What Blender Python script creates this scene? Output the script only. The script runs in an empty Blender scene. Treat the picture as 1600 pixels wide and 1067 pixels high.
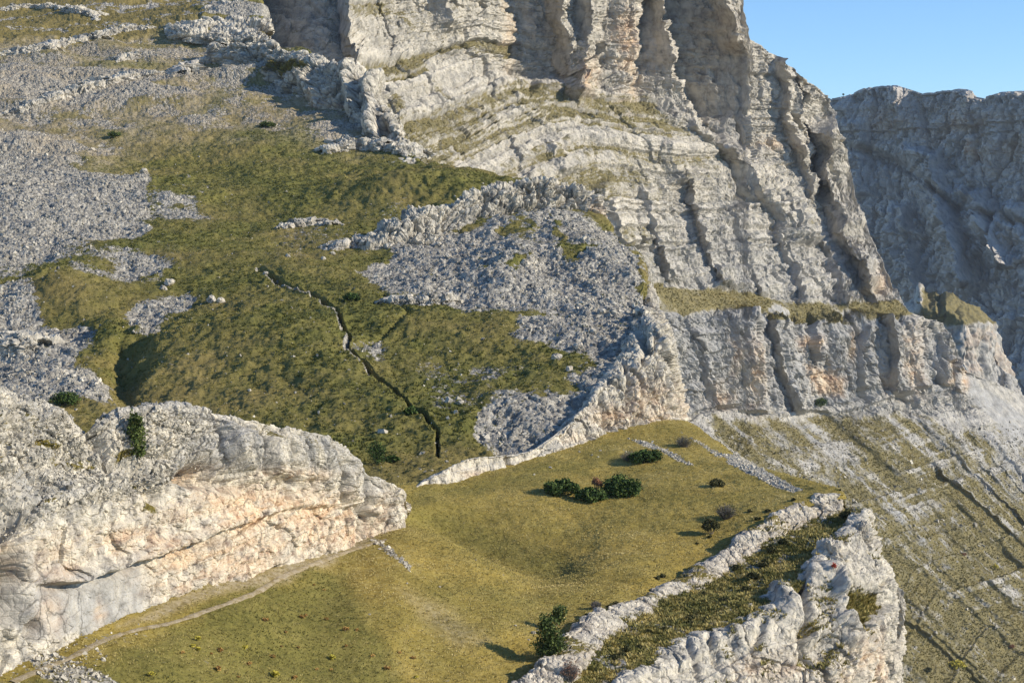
import bpy, math, random
import numpy as np
from concurrent.futures import ThreadPoolExecutor
random.seed(7)
RNG = np.random.default_rng(11)
f32 = np.float32
S = bpy.context.scene
COL = S.collection

# ------------------------------------------------------------------ camera
F = 2537.0                      # focal length in pixels of a 1600 px wide frame
PITCH = math.atan((533.5 - 330.0) / F)
cam_d = bpy.data.cameras.new('camera')
cam_d.sensor_width = 36.0
cam_d.lens = 36.0 * F / 1600.0
cam_d.clip_start = 1.0
cam_d.clip_end = 20000.0
cam = bpy.data.objects.new('camera', cam_d)
COL.objects.link(cam)
cam.rotation_euler = (math.pi / 2 - PITCH, 0, 0)
S.camera = cam

# ------------------------------------------------------------------ sky, sun, exposure
SUN = np.array([0.84, -0.15, 0.42]); SUN /= np.linalg.norm(SUN)
SUN_EL = math.asin(SUN[2])
SUN_AZ = math.atan2(SUN[0], SUN[1])          # clockwise from +Y
W = bpy.data.worlds.new('World'); S.world = W; W.use_nodes = True
wn = W.node_tree
bg = wn.nodes['Background']
sky = wn.nodes.new('ShaderNodeTexSky')
sky.sky_type = 'NISHITA'; sky.sun_disc = False
sky.sun_elevation = SUN_EL; sky.sun_rotation = SUN_AZ
sky.altitude = 800; sky.air_density = 1.0; sky.dust_density = 0.0; sky.ozone_density = 7.0
wn.links.new(sky.outputs[0], bg.inputs[0])
bg.inputs[1].default_value = 0.15
sl = bpy.data.lights.new('sun', 'SUN'); sl.energy = 5.0; sl.angle = math.radians(0.5); sl.color = (1.0, 0.90, 0.74)
so = bpy.data.objects.new('sun', sl); COL.objects.link(so)
from mathutils import Vector
so.rotation_euler = Vector(SUN).to_track_quat('Z', 'Y').to_euler()
S.view_settings.view_transform = 'Standard'
S.view_settings.look = 'None'
S.view_settings.exposure = 0.32
S.view_settings.gamma = 1.0

# ------------------------------------------------------------------ geometry of a sight line
CP, SP_ = math.cos(PITCH), math.sin(PITCH)
def at(px, py, d):
    """point seen at pixel (px, py) standing d metres out (along +Y)"""
    px = np.asarray(px, float); py = np.asarray(py, float); d = np.asarray(d, float)
    xc = (px - 800.0) / F; yc = (533.5 - py) / F
    y = CP + yc * SP_; z = -SP_ + yc * CP
    k = d / y
    return np.stack([xc * k, d, z * k], -1)
def pix(P):
    zc = P[..., 1] * CP - P[..., 2] * SP_
    yc = P[..., 1] * SP_ + P[..., 2] * CP
    return 800 + F * P[..., 0] / zc, 533.5 - F * yc / zc

# ------------------------------------------------------------------ noise
_r = np.random.default_rng(5)
PERM = np.tile(_r.permutation(256).astype(np.int32), 3)
GR = _r.normal(size=(256, 3)); GR = (GR / np.linalg.norm(GR, axis=1)[:, None]).astype(f32)
RND = _r.random((256, 3)).astype(f32)
POOL = ThreadPoolExecutor(4)
def _par(fn, p):
    p = np.ascontiguousarray(p.reshape(-1, 3), f32)
    ch = np.array_split(p, max(1, min(64, len(p) // 20000)))
    return np.concatenate(list(POOL.map(fn, ch)))
def _perlin(p):
    i = np.floor(p).astype(np.int32); fr = p - i
    i &= 255
    u = fr * fr * fr * (fr * (fr * 6 - 15) + 10)
    out = None
    res = []
    for dx in (0, 1):
        a = PERM[i[:, 0] + dx]
        for dy in (0, 1):
            b = PERM[a + i[:, 1] + dy]
            for dz in (0, 1):
                g = GR[PERM[b + i[:, 2] + dz]]
                res.append(g[:, 0] * (fr[:, 0] - dx) + g[:, 1] * (fr[:, 1] - dy) + g[:, 2] * (fr[:, 2] - dz))
    l = lambda a, b, t: a + (b - a) * t
    x00 = l(res[0], res[4], u[:, 0]); x01 = l(res[1], res[5], u[:, 0])
    x10 = l(res[2], res[6], u[:, 0]); x11 = l(res[3], res[7], u[:, 0])
    return l(l(x00, x10, u[:, 1]), l(x01, x11, u[:, 1]), u[:, 2]) * 1.5
def perlin(P, scale, off=0.0):
    """scale: feature size in metres, number or (x, y, z)"""
    q = P / np.asarray(scale, float) + off * 13.37
    return _par(_perlin, q).reshape(P.shape[:-1])
def fbm(P, scale, oct=4, gain=0.5, off=0.0, lac=2.03):
    s = np.asarray(scale, float); o = 0; a = 1.0
    for k in range(oct):
        o = o + a * perlin(P, s, off + k * 1.7); a *= gain; s = s / lac
    return o
def ridged(P, scale, oct=4, gain=0.5, off=0.0):
    s = np.asarray(scale, float); o = 0; a = 1.0
    for k in range(oct):
        n = 1 - np.abs(perlin(P, s, off + k * 2.3)) * 1.8
        o = o + a * (n * n); a *= gain; s = s / 2.07
    return o
def _worley(p):
    i = np.floor(p).astype(np.int32); fr = p - i; i &= 255
    f1 = np.full(len(p), 9, f32); f2 = f1.copy(); idv = np.zeros(len(p), f32); tl = idv.copy()
    for dx in (-1, 0, 1):
        a = PERM[(i[:, 0] + dx) & 255]
        for dy in (-1, 0, 1):
            b = PERM[a + ((i[:, 1] + dy) & 255)]
            for dz in (-1, 0, 1):
                h = PERM[b + ((i[:, 2] + dz) & 255)]
                r = RND[h]; ex = fr[:, 0] - r[:, 0] - dx; ey = fr[:, 1] - r[:, 1] - dy; ez = fr[:, 2] - r[:, 2] - dz
                d = ex * ex + ey * ey + ez * ez
                m = d < f1
                g = GR[h]
                tl = np.where(m, ex * g[:, 0] + ey * g[:, 1] + ez * g[:, 2], tl)
                f2 = np.where(m, f1, np.minimum(f2, d)); idv = np.where(m, h / 255.0, idv); f1 = np.where(m, d, f1)
    return np.stack([np.sqrt(f1), np.sqrt(f2), idv, tl], -1)
def worley(P, scale, off=0.0):
    q = P / np.asarray(scale, float) + off * 7.7
    r = _par(_worley, q)
    sh = P.shape[:-1]
    return r[:, 0].reshape(sh), r[:, 1].reshape(sh), r[:, 2].reshape(sh)
def blocks(P, scale, off=0.0, step=1.0, tilt=1.0, gap=0.5):
    """faceted, jointed rock: flat tilted block faces with narrow open joints"""
    q = P / np.asarray(scale, float) + off * 7.7
    r = _par(_worley, q); sh = P.shape[:-1]
    v = step * (r[:, 2] - .5) + tilt * r[:, 3] - gap * (1 - np.clip((r[:, 1] - r[:, 0]) / .16, 0, 1))
    return v.reshape(sh)
def sstep(a, b, x):
    t = np.clip((x - a) / (b - a), 0, 1); return t * t * (3 - 2 * t)

def strata(s, seed, lo, hi, riser=.45):
    """-1..1 for every bed of a pile of beds lo..hi metres thick, with a steep riser between beds"""
    rr = np.random.default_rng(seed); n = 1200
    th = rr.uniform(lo, hi, n); z = np.cumsum(th) - 600.0; v = rr.uniform(-1, 1, n)
    k = np.clip(np.searchsorted(z, s.ravel()), 1, n - 1)
    t = np.clip((s.ravel() - z[k - 1]) / riser, 0, 1)
    return (v[k - 1] + (v[k] - v[k - 1]) * t).reshape(s.shape)
# ------------------------------------------------------------------ interpolation, sheets
def pchip(x, y, xi):
    """monotone cubic along axis 0 of y"""
    x = np.asarray(x, float); y = np.asarray(y, float)
    sh = y.shape; y = y.reshape(len(x), -1)
    if len(x) == 2:
        t = ((xi - x[0]) / (x[1] - x[0]))[:, None]
        return (y[0] + (y[1] - y[0]) * t).reshape((len(xi),) + sh[1:])
    h = np.diff(x)[:, None]; de = np.diff(y, axis=0) / h
    w1 = 2 * h[1:] + h[:-1]; w2 = h[1:] + 2 * h[:-1]
    with np.errstate(all='ignore'):
        m = (w1 + w2) / (w1 / de[:-1] + w2 / de[1:])
    m = np.where(de[:-1] * de[1:] > 0, m, 0.0)
    m = np.concatenate([de[:1], m, de[-1:]])
    k = np.clip(np.searchsorted(x, xi, side='right') - 1, 0, len(x) - 2)
    t = ((xi - x[k]) / (x[k + 1] - x[k]))[:, None]; hh = h[k]
    r = ((1 + 2 * t) * (1 - t) ** 2 * y[k] + t * (1 - t) ** 2 * hh * m[k]
         + t * t * (3 - 2 * t) * y[k + 1] + t * t * (t - 1) * hh * m[k + 1])
    return r.reshape((len(xi),) + sh[1:])
def grid(rows, nu, nv, dens=None):
    """rows of equally many (px, py, d) control points -> nv x nu x 3 world points"""
    A = np.array(rows, float)
    A[..., 2] = 1.0 / A[..., 2]
    du = np.linalg.norm(np.diff(A[..., :2], axis=1), axis=-1).mean(0) + 2
    dv = np.linalg.norm(np.diff(A[..., :2], axis=0), axis=-1).mean(1) + 2
    if dens is not None: dv = dv * np.asarray(dens)
    u = np.concatenate([[0], np.cumsum(du)]); v = np.concatenate([[0], np.cumsum(dv)])
    B = pchip(v, A, np.linspace(0, v[-1], nv))
    C = pchip(u, B.transpose(1, 0, 2), np.linspace(0, u[-1], nu)).transpose(1, 0, 2)
    return at(C[..., 0], C[..., 1], 1.0 / C[..., 2])
def normals(P):
    a = np.gradient(P, axis=1); b = np.gradient(P, axis=0)
    n = np.cross(a, b)
    n /= np.linalg.norm(n, axis=-1)[..., None] + 1e-12
    return n
def facing(P):
    """unit normals of a sheet, turned to the valley side (towards -Y / up)"""
    n = normals(P)
    s = np.sign(np.median(n[..., 2] * 0.6 - n[..., 1]))
    return n * s
def poly_mask(px, py, poly, soft):
    """soft inside test of a polygon given in pixels (1 inside, 0 outside)"""
    poly = np.array(poly, float); x1, y1 = poly[:, 0], poly[:, 1]
    x2, y2 = np.roll(x1, -1), np.roll(y1, -1)
    ins = np.zeros(px.shape, bool); dist = np.full(px.shape, 1e9)
    for a, b, c, d in zip(x1, y1, x2, y2):
        cond = ((b > py) != (d > py))
        with np.errstate(all='ignore'):
            xi = (c - a) * (py - b) / (d - b + 1e-9) + a
        ins ^= cond & (px < xi)
        vx, vy = c - a, d - b
        t = np.clip(((px - a) * vx + (py - b) * vy) / (vx * vx + vy * vy + 1e-9), 0, 1)
        dist = np.minimum(dist, np.hypot(px - a - t * vx, py - b - t * vy))
    sd = np.where(ins, dist, -dist)
    return sstep(-soft, soft, sd)
def line_dist(px, py, pts):
    pts = np.array(pts, float); dist = np.full(px.shape, 1e9); side = np.zeros(px.shape)
    for (a, b), (c, d) in zip(pts[:-1], pts[1:]):
        vx, vy = c - a, d - b; L2 = vx * vx + vy * vy + 1e-9
        t = np.clip(((px - a) * vx + (py - b) * vy) / L2, 0, 1)
        dd = np.hypot(px - a - t * vx, py - b - t * vy)
        sd = np.sign((px - a) * vy - (py - b) * vx)
        m = dd < dist
        side = np.where(m, sd, side); dist = np.where(m, dd, dist)
    return dist, side

# ------------------------------------------------------------------ meshes and objects
def raw_mesh(name, V, Fq, mat, attrs=None, smooth=True, parent=None):
    V = np.ascontiguousarray(V, f32).reshape(-1, 3); Fq = np.ascontiguousarray(Fq, np.int32)
    n, k = Fq.shape
    me = bpy.data.meshes.new(name)
    me.vertices.add(len(V)); me.vertices.foreach_set('co', V.ravel())
    me.loops.add(n * k); me.loops.foreach_set('vertex_index', Fq.ravel())
    me.polygons.add(n)
    me.polygons.foreach_set('loop_start', np.arange(0, n * k, k, dtype=np.int32))
    me.polygons.foreach_set('loop_total', np.full(n, k, np.int32))
    me.polygons.foreach_set('use_smooth', np.full(n, smooth, bool))
    for nm, a in (attrs or {}).items():
        a = np.asarray(a, f32)
        if a.ndim > 1 and a.shape[-1] == 3 and a.size == len(V) * 3:
            at_ = me.attributes.new(nm, 'FLOAT_VECTOR', 'POINT'); at_.data.foreach_set('vector', a.ravel())
        else:
            at_ = me.attributes.new(nm, 'FLOAT', 'POINT'); at_.data.foreach_set('value', a.ravel())
    me.update(calc_edges=True)
    me.materials.append(mat)
    o = bpy.data.objects.new(name, me); COL.objects.link(o)
    if parent is not None: o.parent = parent
    return o
def grid_faces(nv, nu, flip=False):
    i = np.arange(nv * nu, dtype=np.int32).reshape(nv, nu)
    q = np.stack([i[:-1, :-1], i[:-1, 1:], i[1:, 1:], i[1:, :-1]], -1).reshape(-1, 4)
    return q[:, ::-1] if flip else q
class Sheet: pass
def sheet(name, P, mat, attrs=None, smooth=True, kind='structure', parent=None):
    n = normals(P)
    fl = np.median(n[..., 2] * 0.6 - n[..., 1]) < 0
    o = raw_mesh(name, P, grid_faces(P.shape[0], P.shape[1], fl), mat, attrs, smooth, parent)
    if kind: o['kind'] = kind
    s = Sheet(); s.o = o; s.P = P; s.N = n * (-1 if fl else 1); s.px, s.py = pix(P)
    return s
def spot(s, px, py):
    """nearest point of the sheet to a sight line"""
    q = 5
    d = (s.px[::q, ::q] - px) ** 2 + (s.py[::q, ::q] - py) ** 2 + s.P[::q, ::q, 1] * 2.5
    i, j = np.unravel_index(np.argmin(d), d.shape); i0, j0 = max(0, i * q - 14), max(0, j * q - 14)
    w = (slice(i0, i * q + 15), slice(j0, j * q + 15))
    d = (s.px[w] - px) ** 2 + (s.py[w] - py) ** 2 + s.P[w][..., 1] * 0.3
    k = np.unravel_index(np.argmin(d), d.shape)
    return s.P[k[0] + i0, k[1] + j0].copy()
def tag(o, label=None, cat=None, group=None, kind=None):
    if label: o['label'] = label
    if cat: o['category'] = cat
    if group: o['group'] = group
    if kind: o['kind'] = kind
    return o
def empty(name, loc):
    o = bpy.data.objects.new(name, None); COL.objects.link(o); o.location = [float(c) for c in loc]
    o.empty_display_size = 0.3
    return o
def scatter(s, n, weight, pw=0.0):
    """n random points on a sheet: density ~ weight * world area * distance^-pw"""
    P = s.P
    a = np.linalg.norm(np.cross(P[1:, :-1] - P[:-1, :-1], P[:-1, 1:] - P[:-1, :-1]), axis=-1)
    w = a * (weight[1:, 1:] if weight.shape == P.shape[:2] else weight) * P[1:, 1:, 1] ** (-pw)
    c = np.cumsum(w.ravel()); k = np.searchsorted(c, RNG.random(n) * c[-1])
    k = np.minimum(k, len(c) - 1)
    i, j = np.unravel_index(k, w.shape)
    u = RNG.random(n)[:, None]; v = RNG.random(n)[:, None]
    Q = (P[i, j] * (1 - u) + P[i, j + 1] * u) * (1 - v) + (P[i + 1, j] * (1 - u) + P[i + 1, j + 1] * u) * v
    return Q, s.N[i, j], (i, j)

# ------------------------------------------------------------------ node helper
class NT:
    def __init__(s, name):
        s.m = bpy.data.materials.new(name); s.m.use_nodes = True
        s.t = s.m.node_tree; s.b = s.t.nodes['Principled BSDF']
        s.b.inputs['Roughness'].default_value = 0.95
        s.b.inputs['Specular IOR Level'].default_value = 0.15
    def n(s, typ, **kw):
        nd = s.t.nodes.new('ShaderNode' + typ)
        for k, v in kw.items(): setattr(nd, k, v)
        return nd
    def put(s, sock, v):
        if hasattr(v, 'links') or isinstance(v, bpy.types.NodeSocket): s.t.links.new(v, sock)
        else:
            try: sock.default_value = v
            except Exception: sock.default_value = (*v, 1.0)
    def attr(s, nm, vec=False):
        return s.n('Attribute', attribute_name=nm).outputs['Vector' if vec else 'Fac']
    def pos(s):
        return s.n('NewGeometry').outputs['Position']
    def mapv(s, v, sc):
        m = s.n('Mapping'); s.put(m.inputs['Vector'], v); m.inputs['Scale'].default_value = sc; return m.outputs[0]
    def noise(s, v, scale, detail=5, rough=0.6, dist=0.0):
        x = s.n('TexNoise'); s.put(x.inputs['Vector'], v); x.inputs['Scale'].default_value = scale
        x.inputs['Detail'].default_value = detail; x.inputs['Roughness'].default_value = rough
        x.inputs['Distortion'].default_value = dist
        return x.outputs['Fac']
    def voro(s, v, scale, feature='F1', out='Distance', rnd=1.0):
        x = s.n('TexVoronoi', feature=feature); s.put(x.inputs['Vector'], v); x.inputs['Scale'].default_value = scale
        x.inputs['Randomness'].default_value = rnd
        return x.outputs[out]
    def math(s, op, a, b=0.0, clamp=False):
        x = s.n('Math', operation=op, use_clamp=clamp); s.put(x.inputs[0], a); s.put(x.inputs[1], b); return x.outputs[0]
    def rng(s, v, a, b, c=0.0, d=1.0):
        x = s.n('MapRange', interpolation_type='SMOOTHSTEP'); s.put(x.inputs[0], v)
        for k, q in enumerate((a, b, c, d)): s.put(x.inputs[k + 1], q)
        return x.outputs[0]
    def mix(s, f, a, b, mode='MIX'):
        x = s.n('Mix', data_type='RGBA', blend_type=mode); s.put(x.inputs[0], f)
        s.put(x.inputs[6], a if not isinstance(a, tuple) else (*a, 1.0)); s.put(x.inputs[7], b if not isinstance(b, tuple) else (*b, 1.0))
        return x.outputs[2]
    def ramp(s, f, stops):
        x = s.n('ValToRGB'); s.put(x.inputs[0], f); e = x.color_ramp.elements
        while len(e) < len(stops): e.new(0.5)
        for q, (p, c) in zip(e, stops): q.position = p; q.color = (*c, 1.0)
        return x.outputs[0]
    def bump(s, h, strength, dist, prev=None):
        x = s.n('Bump'); s.put(x.inputs['Height'], h); x.inputs['Strength'].default_value = strength
        x.inputs['Distance'].default_value = dist
        if prev is not None: s.t.links.new(prev, x.inputs['Normal'])
        return x.outputs[0]
    def done(s, col, nrm=None):
        s.put(s.b.inputs['Base Color'], col)
        if nrm is not None: s.t.links.new(nrm, s.b.inputs['Normal'])
        return s.m

def rock_mat(name, sz, light=(0.65, 0.59, 0.47), mid=(0.47, 0.43, 0.35), dark=(0.20, 0.19, 0.165),
             ochre=(0.62, 0.40, 0.22), grass_a=(0.19, 0.145, 0.035), grass_b=(0.11, 0.10, 0.03), bump=1.0, grey_k=1.0, gsoft=0.12, joint_k=1.0):
    """limestone: sz is the size in metres of its middling features"""
    t = NT(name); p = t.pos()
    n1 = t.noise(p, 1.0 / sz, 8, 0.62)
    n2 = t.noise(p, 0.16 / sz, 4, 0.55)
    nv = t.noise(t.mapv(p, (1, 1, 0.14)), 0.9 / sz, 5, 0.6)            # water streaks
    nh = t.noise(t.mapv(p, (0.12, 0.12, 1)), 1.4 / sz, 4, 0.6)         # beds
    c = t.ramp(n1, [(0.33, dark), (0.47, mid), (0.62, light)])
    c = t.mix(t.math('MULTIPLY', t.rng(nv, 0.52, 0.68), 0.55 * grey_k), c, (0.31, 0.295, 0.265))
    c = t.mix(t.math('MULTIPLY', t.rng(nh, 0.52, 0.66), 0.5), c, tuple(.5 * a + .5 * b for a, b in zip(mid, dark)))
    tone = t.attr('tone')
    c = t.mix(t.rng(tone, 0.15, 0.9, 0.0, 0.65), c, tuple(min(1, 1.12 * q) for q in light))
    c = t.mix(t.rng(tone, -0.15, -0.9, 0.0, 0.55), c, tuple(.75 * a + .25 * b for a, b in zip(dark, mid)))
    g = t.math('MULTIPLY', t.attr('grey'), t.rng(nv, 0.30, 0.52, 0.45, 1.0))
    c = t.mix(g, c, t.ramp(n1, [(0.3, (0.215, 0.21, 0.195)), (0.65, (0.41, 0.40, 0.375))]))
    oc = t.math('MULTIPLY', t.attr('ochre'), t.rng(t.math('ADD', t.math('MULTIPLY', n2, 0.5), t.math('MULTIPLY', nh, 0.5)), 0.38, 0.58, 0.15, 1.0))
    c = t.mix(oc, c, t.ramp(n1, [(0.32, (0.40, 0.20, 0.10)), (0.46, ochre), (0.64, (0.72, 0.56, 0.36))]))
    ng = t.noise(p, 0.8 / sz, 6, 0.7)
    ga = t.rng(t.math('ADD', t.attr('grass'), t.math('MULTIPLY', t.math('SUBTRACT', ng, 0.5), 1.5)), 0.5 - gsoft, 0.5 + gsoft)
    gc = t.ramp(t.noise(p, 2.2 / sz, 5, 0.7), [(0.35, grass_b), (0.62, grass_a)])
    c = t.mix(ga, c, gc)
    pw = t.n('VectorMath', operation='ADD'); t.put(pw.inputs[0], t.mapv(p, (1, 1, 0.6)))
    nz_ = t.n('TexNoise'); t.put(nz_.inputs['Vector'], p); nz_.inputs['Scale'].default_value = 1.1 / sz; nz_.inputs['Detail'].default_value = 4
    sc_ = t.n('VectorMath', operation='SCALE'); t.put(sc_.inputs[0], nz_.outputs['Color']); sc_.inputs['Scale'].default_value = .9 * sz
    t.put(pw.inputs[1], sc_.outputs[0])
    joint = t.voro(pw.outputs[0], 0.42 / sz, 'DISTANCE_TO_EDGE')
    c = t.mix(t.math('MULTIPLY', t.rng(joint, 0.0, 0.045, joint_k, 0.0), t.rng(n2, .35, .6, .15, .7)), c, tuple(.5 * q for q in dark))
    v = t.voro(p, 1.7 / sz, 'DISTANCE_TO_EDGE')
    b = t.bump(t.rng(v, 0.0, 0.12), 0.25 * bump, 0.12 * sz)
    b = t.bump(t.noise(p, 2.4 / sz, 9, 0.72), 0.8 * bump, 0.16 * sz, b)
    return t.done(c, b)

def ground_mat(name, sz, grass=((0.20, 0.15, 0.035), (0.34, 0.25, 0.06), (0.42, 0.33, 0.11)),
               green=((0.08, 0.088, 0.022), (0.15, 0.145, 0.038), (0.205, 0.18, 0.052)), stone=(0.37, 0.345, 0.295), bump=1.0):
    t = NT(name); p = t.pos()
    n1 = t.noise(p, 1.0 / sz, 7, 0.68); n2 = t.noise(p, 0.11 / sz, 4, 0.6)
    nn = t.math('ADD', t.math('MULTIPLY', n1, 0.62), t.math('MULTIPLY', n2, 0.38))
    ca = t.ramp(nn, [(0.34, grass[0]), (0.50, grass[1]), (0.66, grass[2])])
    cb = t.ramp(nn, [(0.34, green[0]), (0.50, green[1]), (0.66, green[2])])
    c = t.mix(t.attr('green'), ca, cb)
    v = t.voro(p, 1.6 / sz, 'F1', 'Color')
    sv = t.math('MULTIPLY', t.rng(t.noise(v, 1.7, 0), 0.2, 0.8), 1.0)
    st = t.mix(sv, (stone[0] * 0.55, stone[1] * 0.56, stone[2] * 0.58), (min(1, stone[0] * 1.3), stone[1] * 1.3, stone[2] * 1.27))
    sm = t.rng(t.math('ADD', t.attr('scree'), t.math('MULTIPLY', t.math('SUBTRACT', n1, 0.5), 1.5)), 0.42, 0.58)
    c = t.mix(sm, c, st)
    c = t.mix(t.math('MULTIPLY', t.attr('earth'), t.rng(n1, 0.3, 0.6, 0.5, 1.0)), c, t.ramp(n1, [(0.3, (0.25, 0.195, 0.12)), (0.6, (0.42, 0.35, 0.24))]))
    hv = t.voro(p, 1.6 / sz, 'F1')
    h = t.math('ADD', t.noise(p, 2.0 / sz, 7, 0.75), t.math('MULTIPLY', t.math('MULTIPLY', sm, hv), -1.2))
    return t.done(c, t.bump(h, 0.9 * bump, 0.35 * sz))

def leaf_mat(name, stops, rough=0.8):
    t = NT(name)
    c = t.ramp(t.attr('tint'), stops)
    t.b.inputs['Roughness'].default_value = rough
    return t.done(c)

M_ROCK = rock_mat('limestone', 0.8)
M_ROCKB = rock_mat('limestone_spur', 2.4, grey_k=0.8)
M_MTN = rock_mat('mountain_limestone', 5.5, light=(0.54, 0.495, 0.41), mid=(0.40, 0.37, 0.31), dark=(0.19, 0.182, 0.16),
                 grass_a=(0.215, 0.178, 0.078), grass_b=(0.135, 0.12, 0.06), bump=0.8, gsoft=0.26, joint_k=0.35)
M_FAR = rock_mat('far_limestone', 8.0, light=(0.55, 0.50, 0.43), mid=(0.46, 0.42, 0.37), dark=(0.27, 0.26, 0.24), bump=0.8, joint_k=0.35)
M_MEADOW = ground_mat('dry_meadow', 0.5)
M_HILL = ground_mat('scree_hillside', 0.9, grass=((0.12, 0.10, 0.035), (0.20, 0.16, 0.055), (0.28, 0.22, 0.085)))
M_TUFT = leaf_mat('grass_blades', [(0.0, (0.12, 0.125, 0.036)), (0.3, (0.25, 0.22, 0.072)), (0.6, (0.45, 0.36, 0.13)), (1.0, (0.63, 0.52, 0.25))])
M_HEATH = leaf_mat('heath_blades', [(0.0, (0.055, 0.068, 0.017)), (0.4, (0.16, 0.152, 0.038)), (0.75, (0.25, 0.205, 0.058)), (1.0, (0.37, 0.285, 0.11))])
M_SLOPE = leaf_mat('slope_blades', [(0.0, (0.08, 0.08, 0.026)), (0.4, (0.22, 0.185, 0.06)), (0.75, (0.35, 0.27, 0.09)), (1.0, (0.46, 0.35, 0.14))])
M_STONE = leaf_mat('scree_stone', [(0.0, (0.14, 0.13, 0.11)), (0.4, (0.29, 0.268, 0.22)), (0.8, (0.45, 0.41, 0.33)), (1.0, (0.62, 0.565, 0.45))], 0.9)

# ================================================================== MOUNTAIN
def colfield(cols, px, py):
    """cols: {px: [(py, d), ...]} -> smooth d(px, py)"""
    ks = sorted(cols)
    yi = np.linspace(-150, 1300, 600)
    T = []
    for k in ks:
        a = np.array(cols[k], float)
        w = pchip(a[:, 0], 1 / a[:, 1], np.clip(yi, a[0, 0], a[-1, 0]))
        w = w + np.where(yi > a[-1, 0], (yi - a[-1, 0]) * (1 / a[-1, 1] - 1 / a[-2, 1]) / (a[-1, 0] - a[-2, 0]), 0)
        T.append(w)
    T = pchip(ks, np.array(T), np.linspace(ks[0], ks[-1], 500))
    fy = (py + 150) / 1450 * 599; fx = (np.clip(px, ks[0], ks[-1]) - ks[0]) / (ks[-1] - ks[0]) * 499
    fy = np.clip(fy, 0, 598.999); fx = np.clip(fx, 0, 498.999)
    i = fy.astype(int); j = fx.astype(int); a = fy - i; b = fx - j
    w = (T[j, i] * (1 - a) + T[j, i + 1] * a) * (1 - b) + (T[j + 1, i] * (1 - a) + T[j + 1, i + 1] * a) * b
    return 1 / w
def ridge(px, py, pts, h, wl, wr, fade=30):
    pts = np.array(pts, float)
    xl = np.interp(py, pts[:, 1], pts[:, 0]); s = px - xl
    k = sstep(pts[0, 1] - fade, pts[0, 1], py) * (1 - sstep(pts[-1, 1], pts[-1, 1] + fade, py))
    pr = np.where(s < 0, np.clip(1 + s / wl, 0, 1), np.clip(1 - s / wr, 0, 1))
    return h * pr * k

def skyline(pts, n):
    a = np.array(pts, float); x = np.linspace(a[0, 0], a[-1, 0], n)
    return x, np.interp(x, a[:, 0], a[:, 1])

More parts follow.
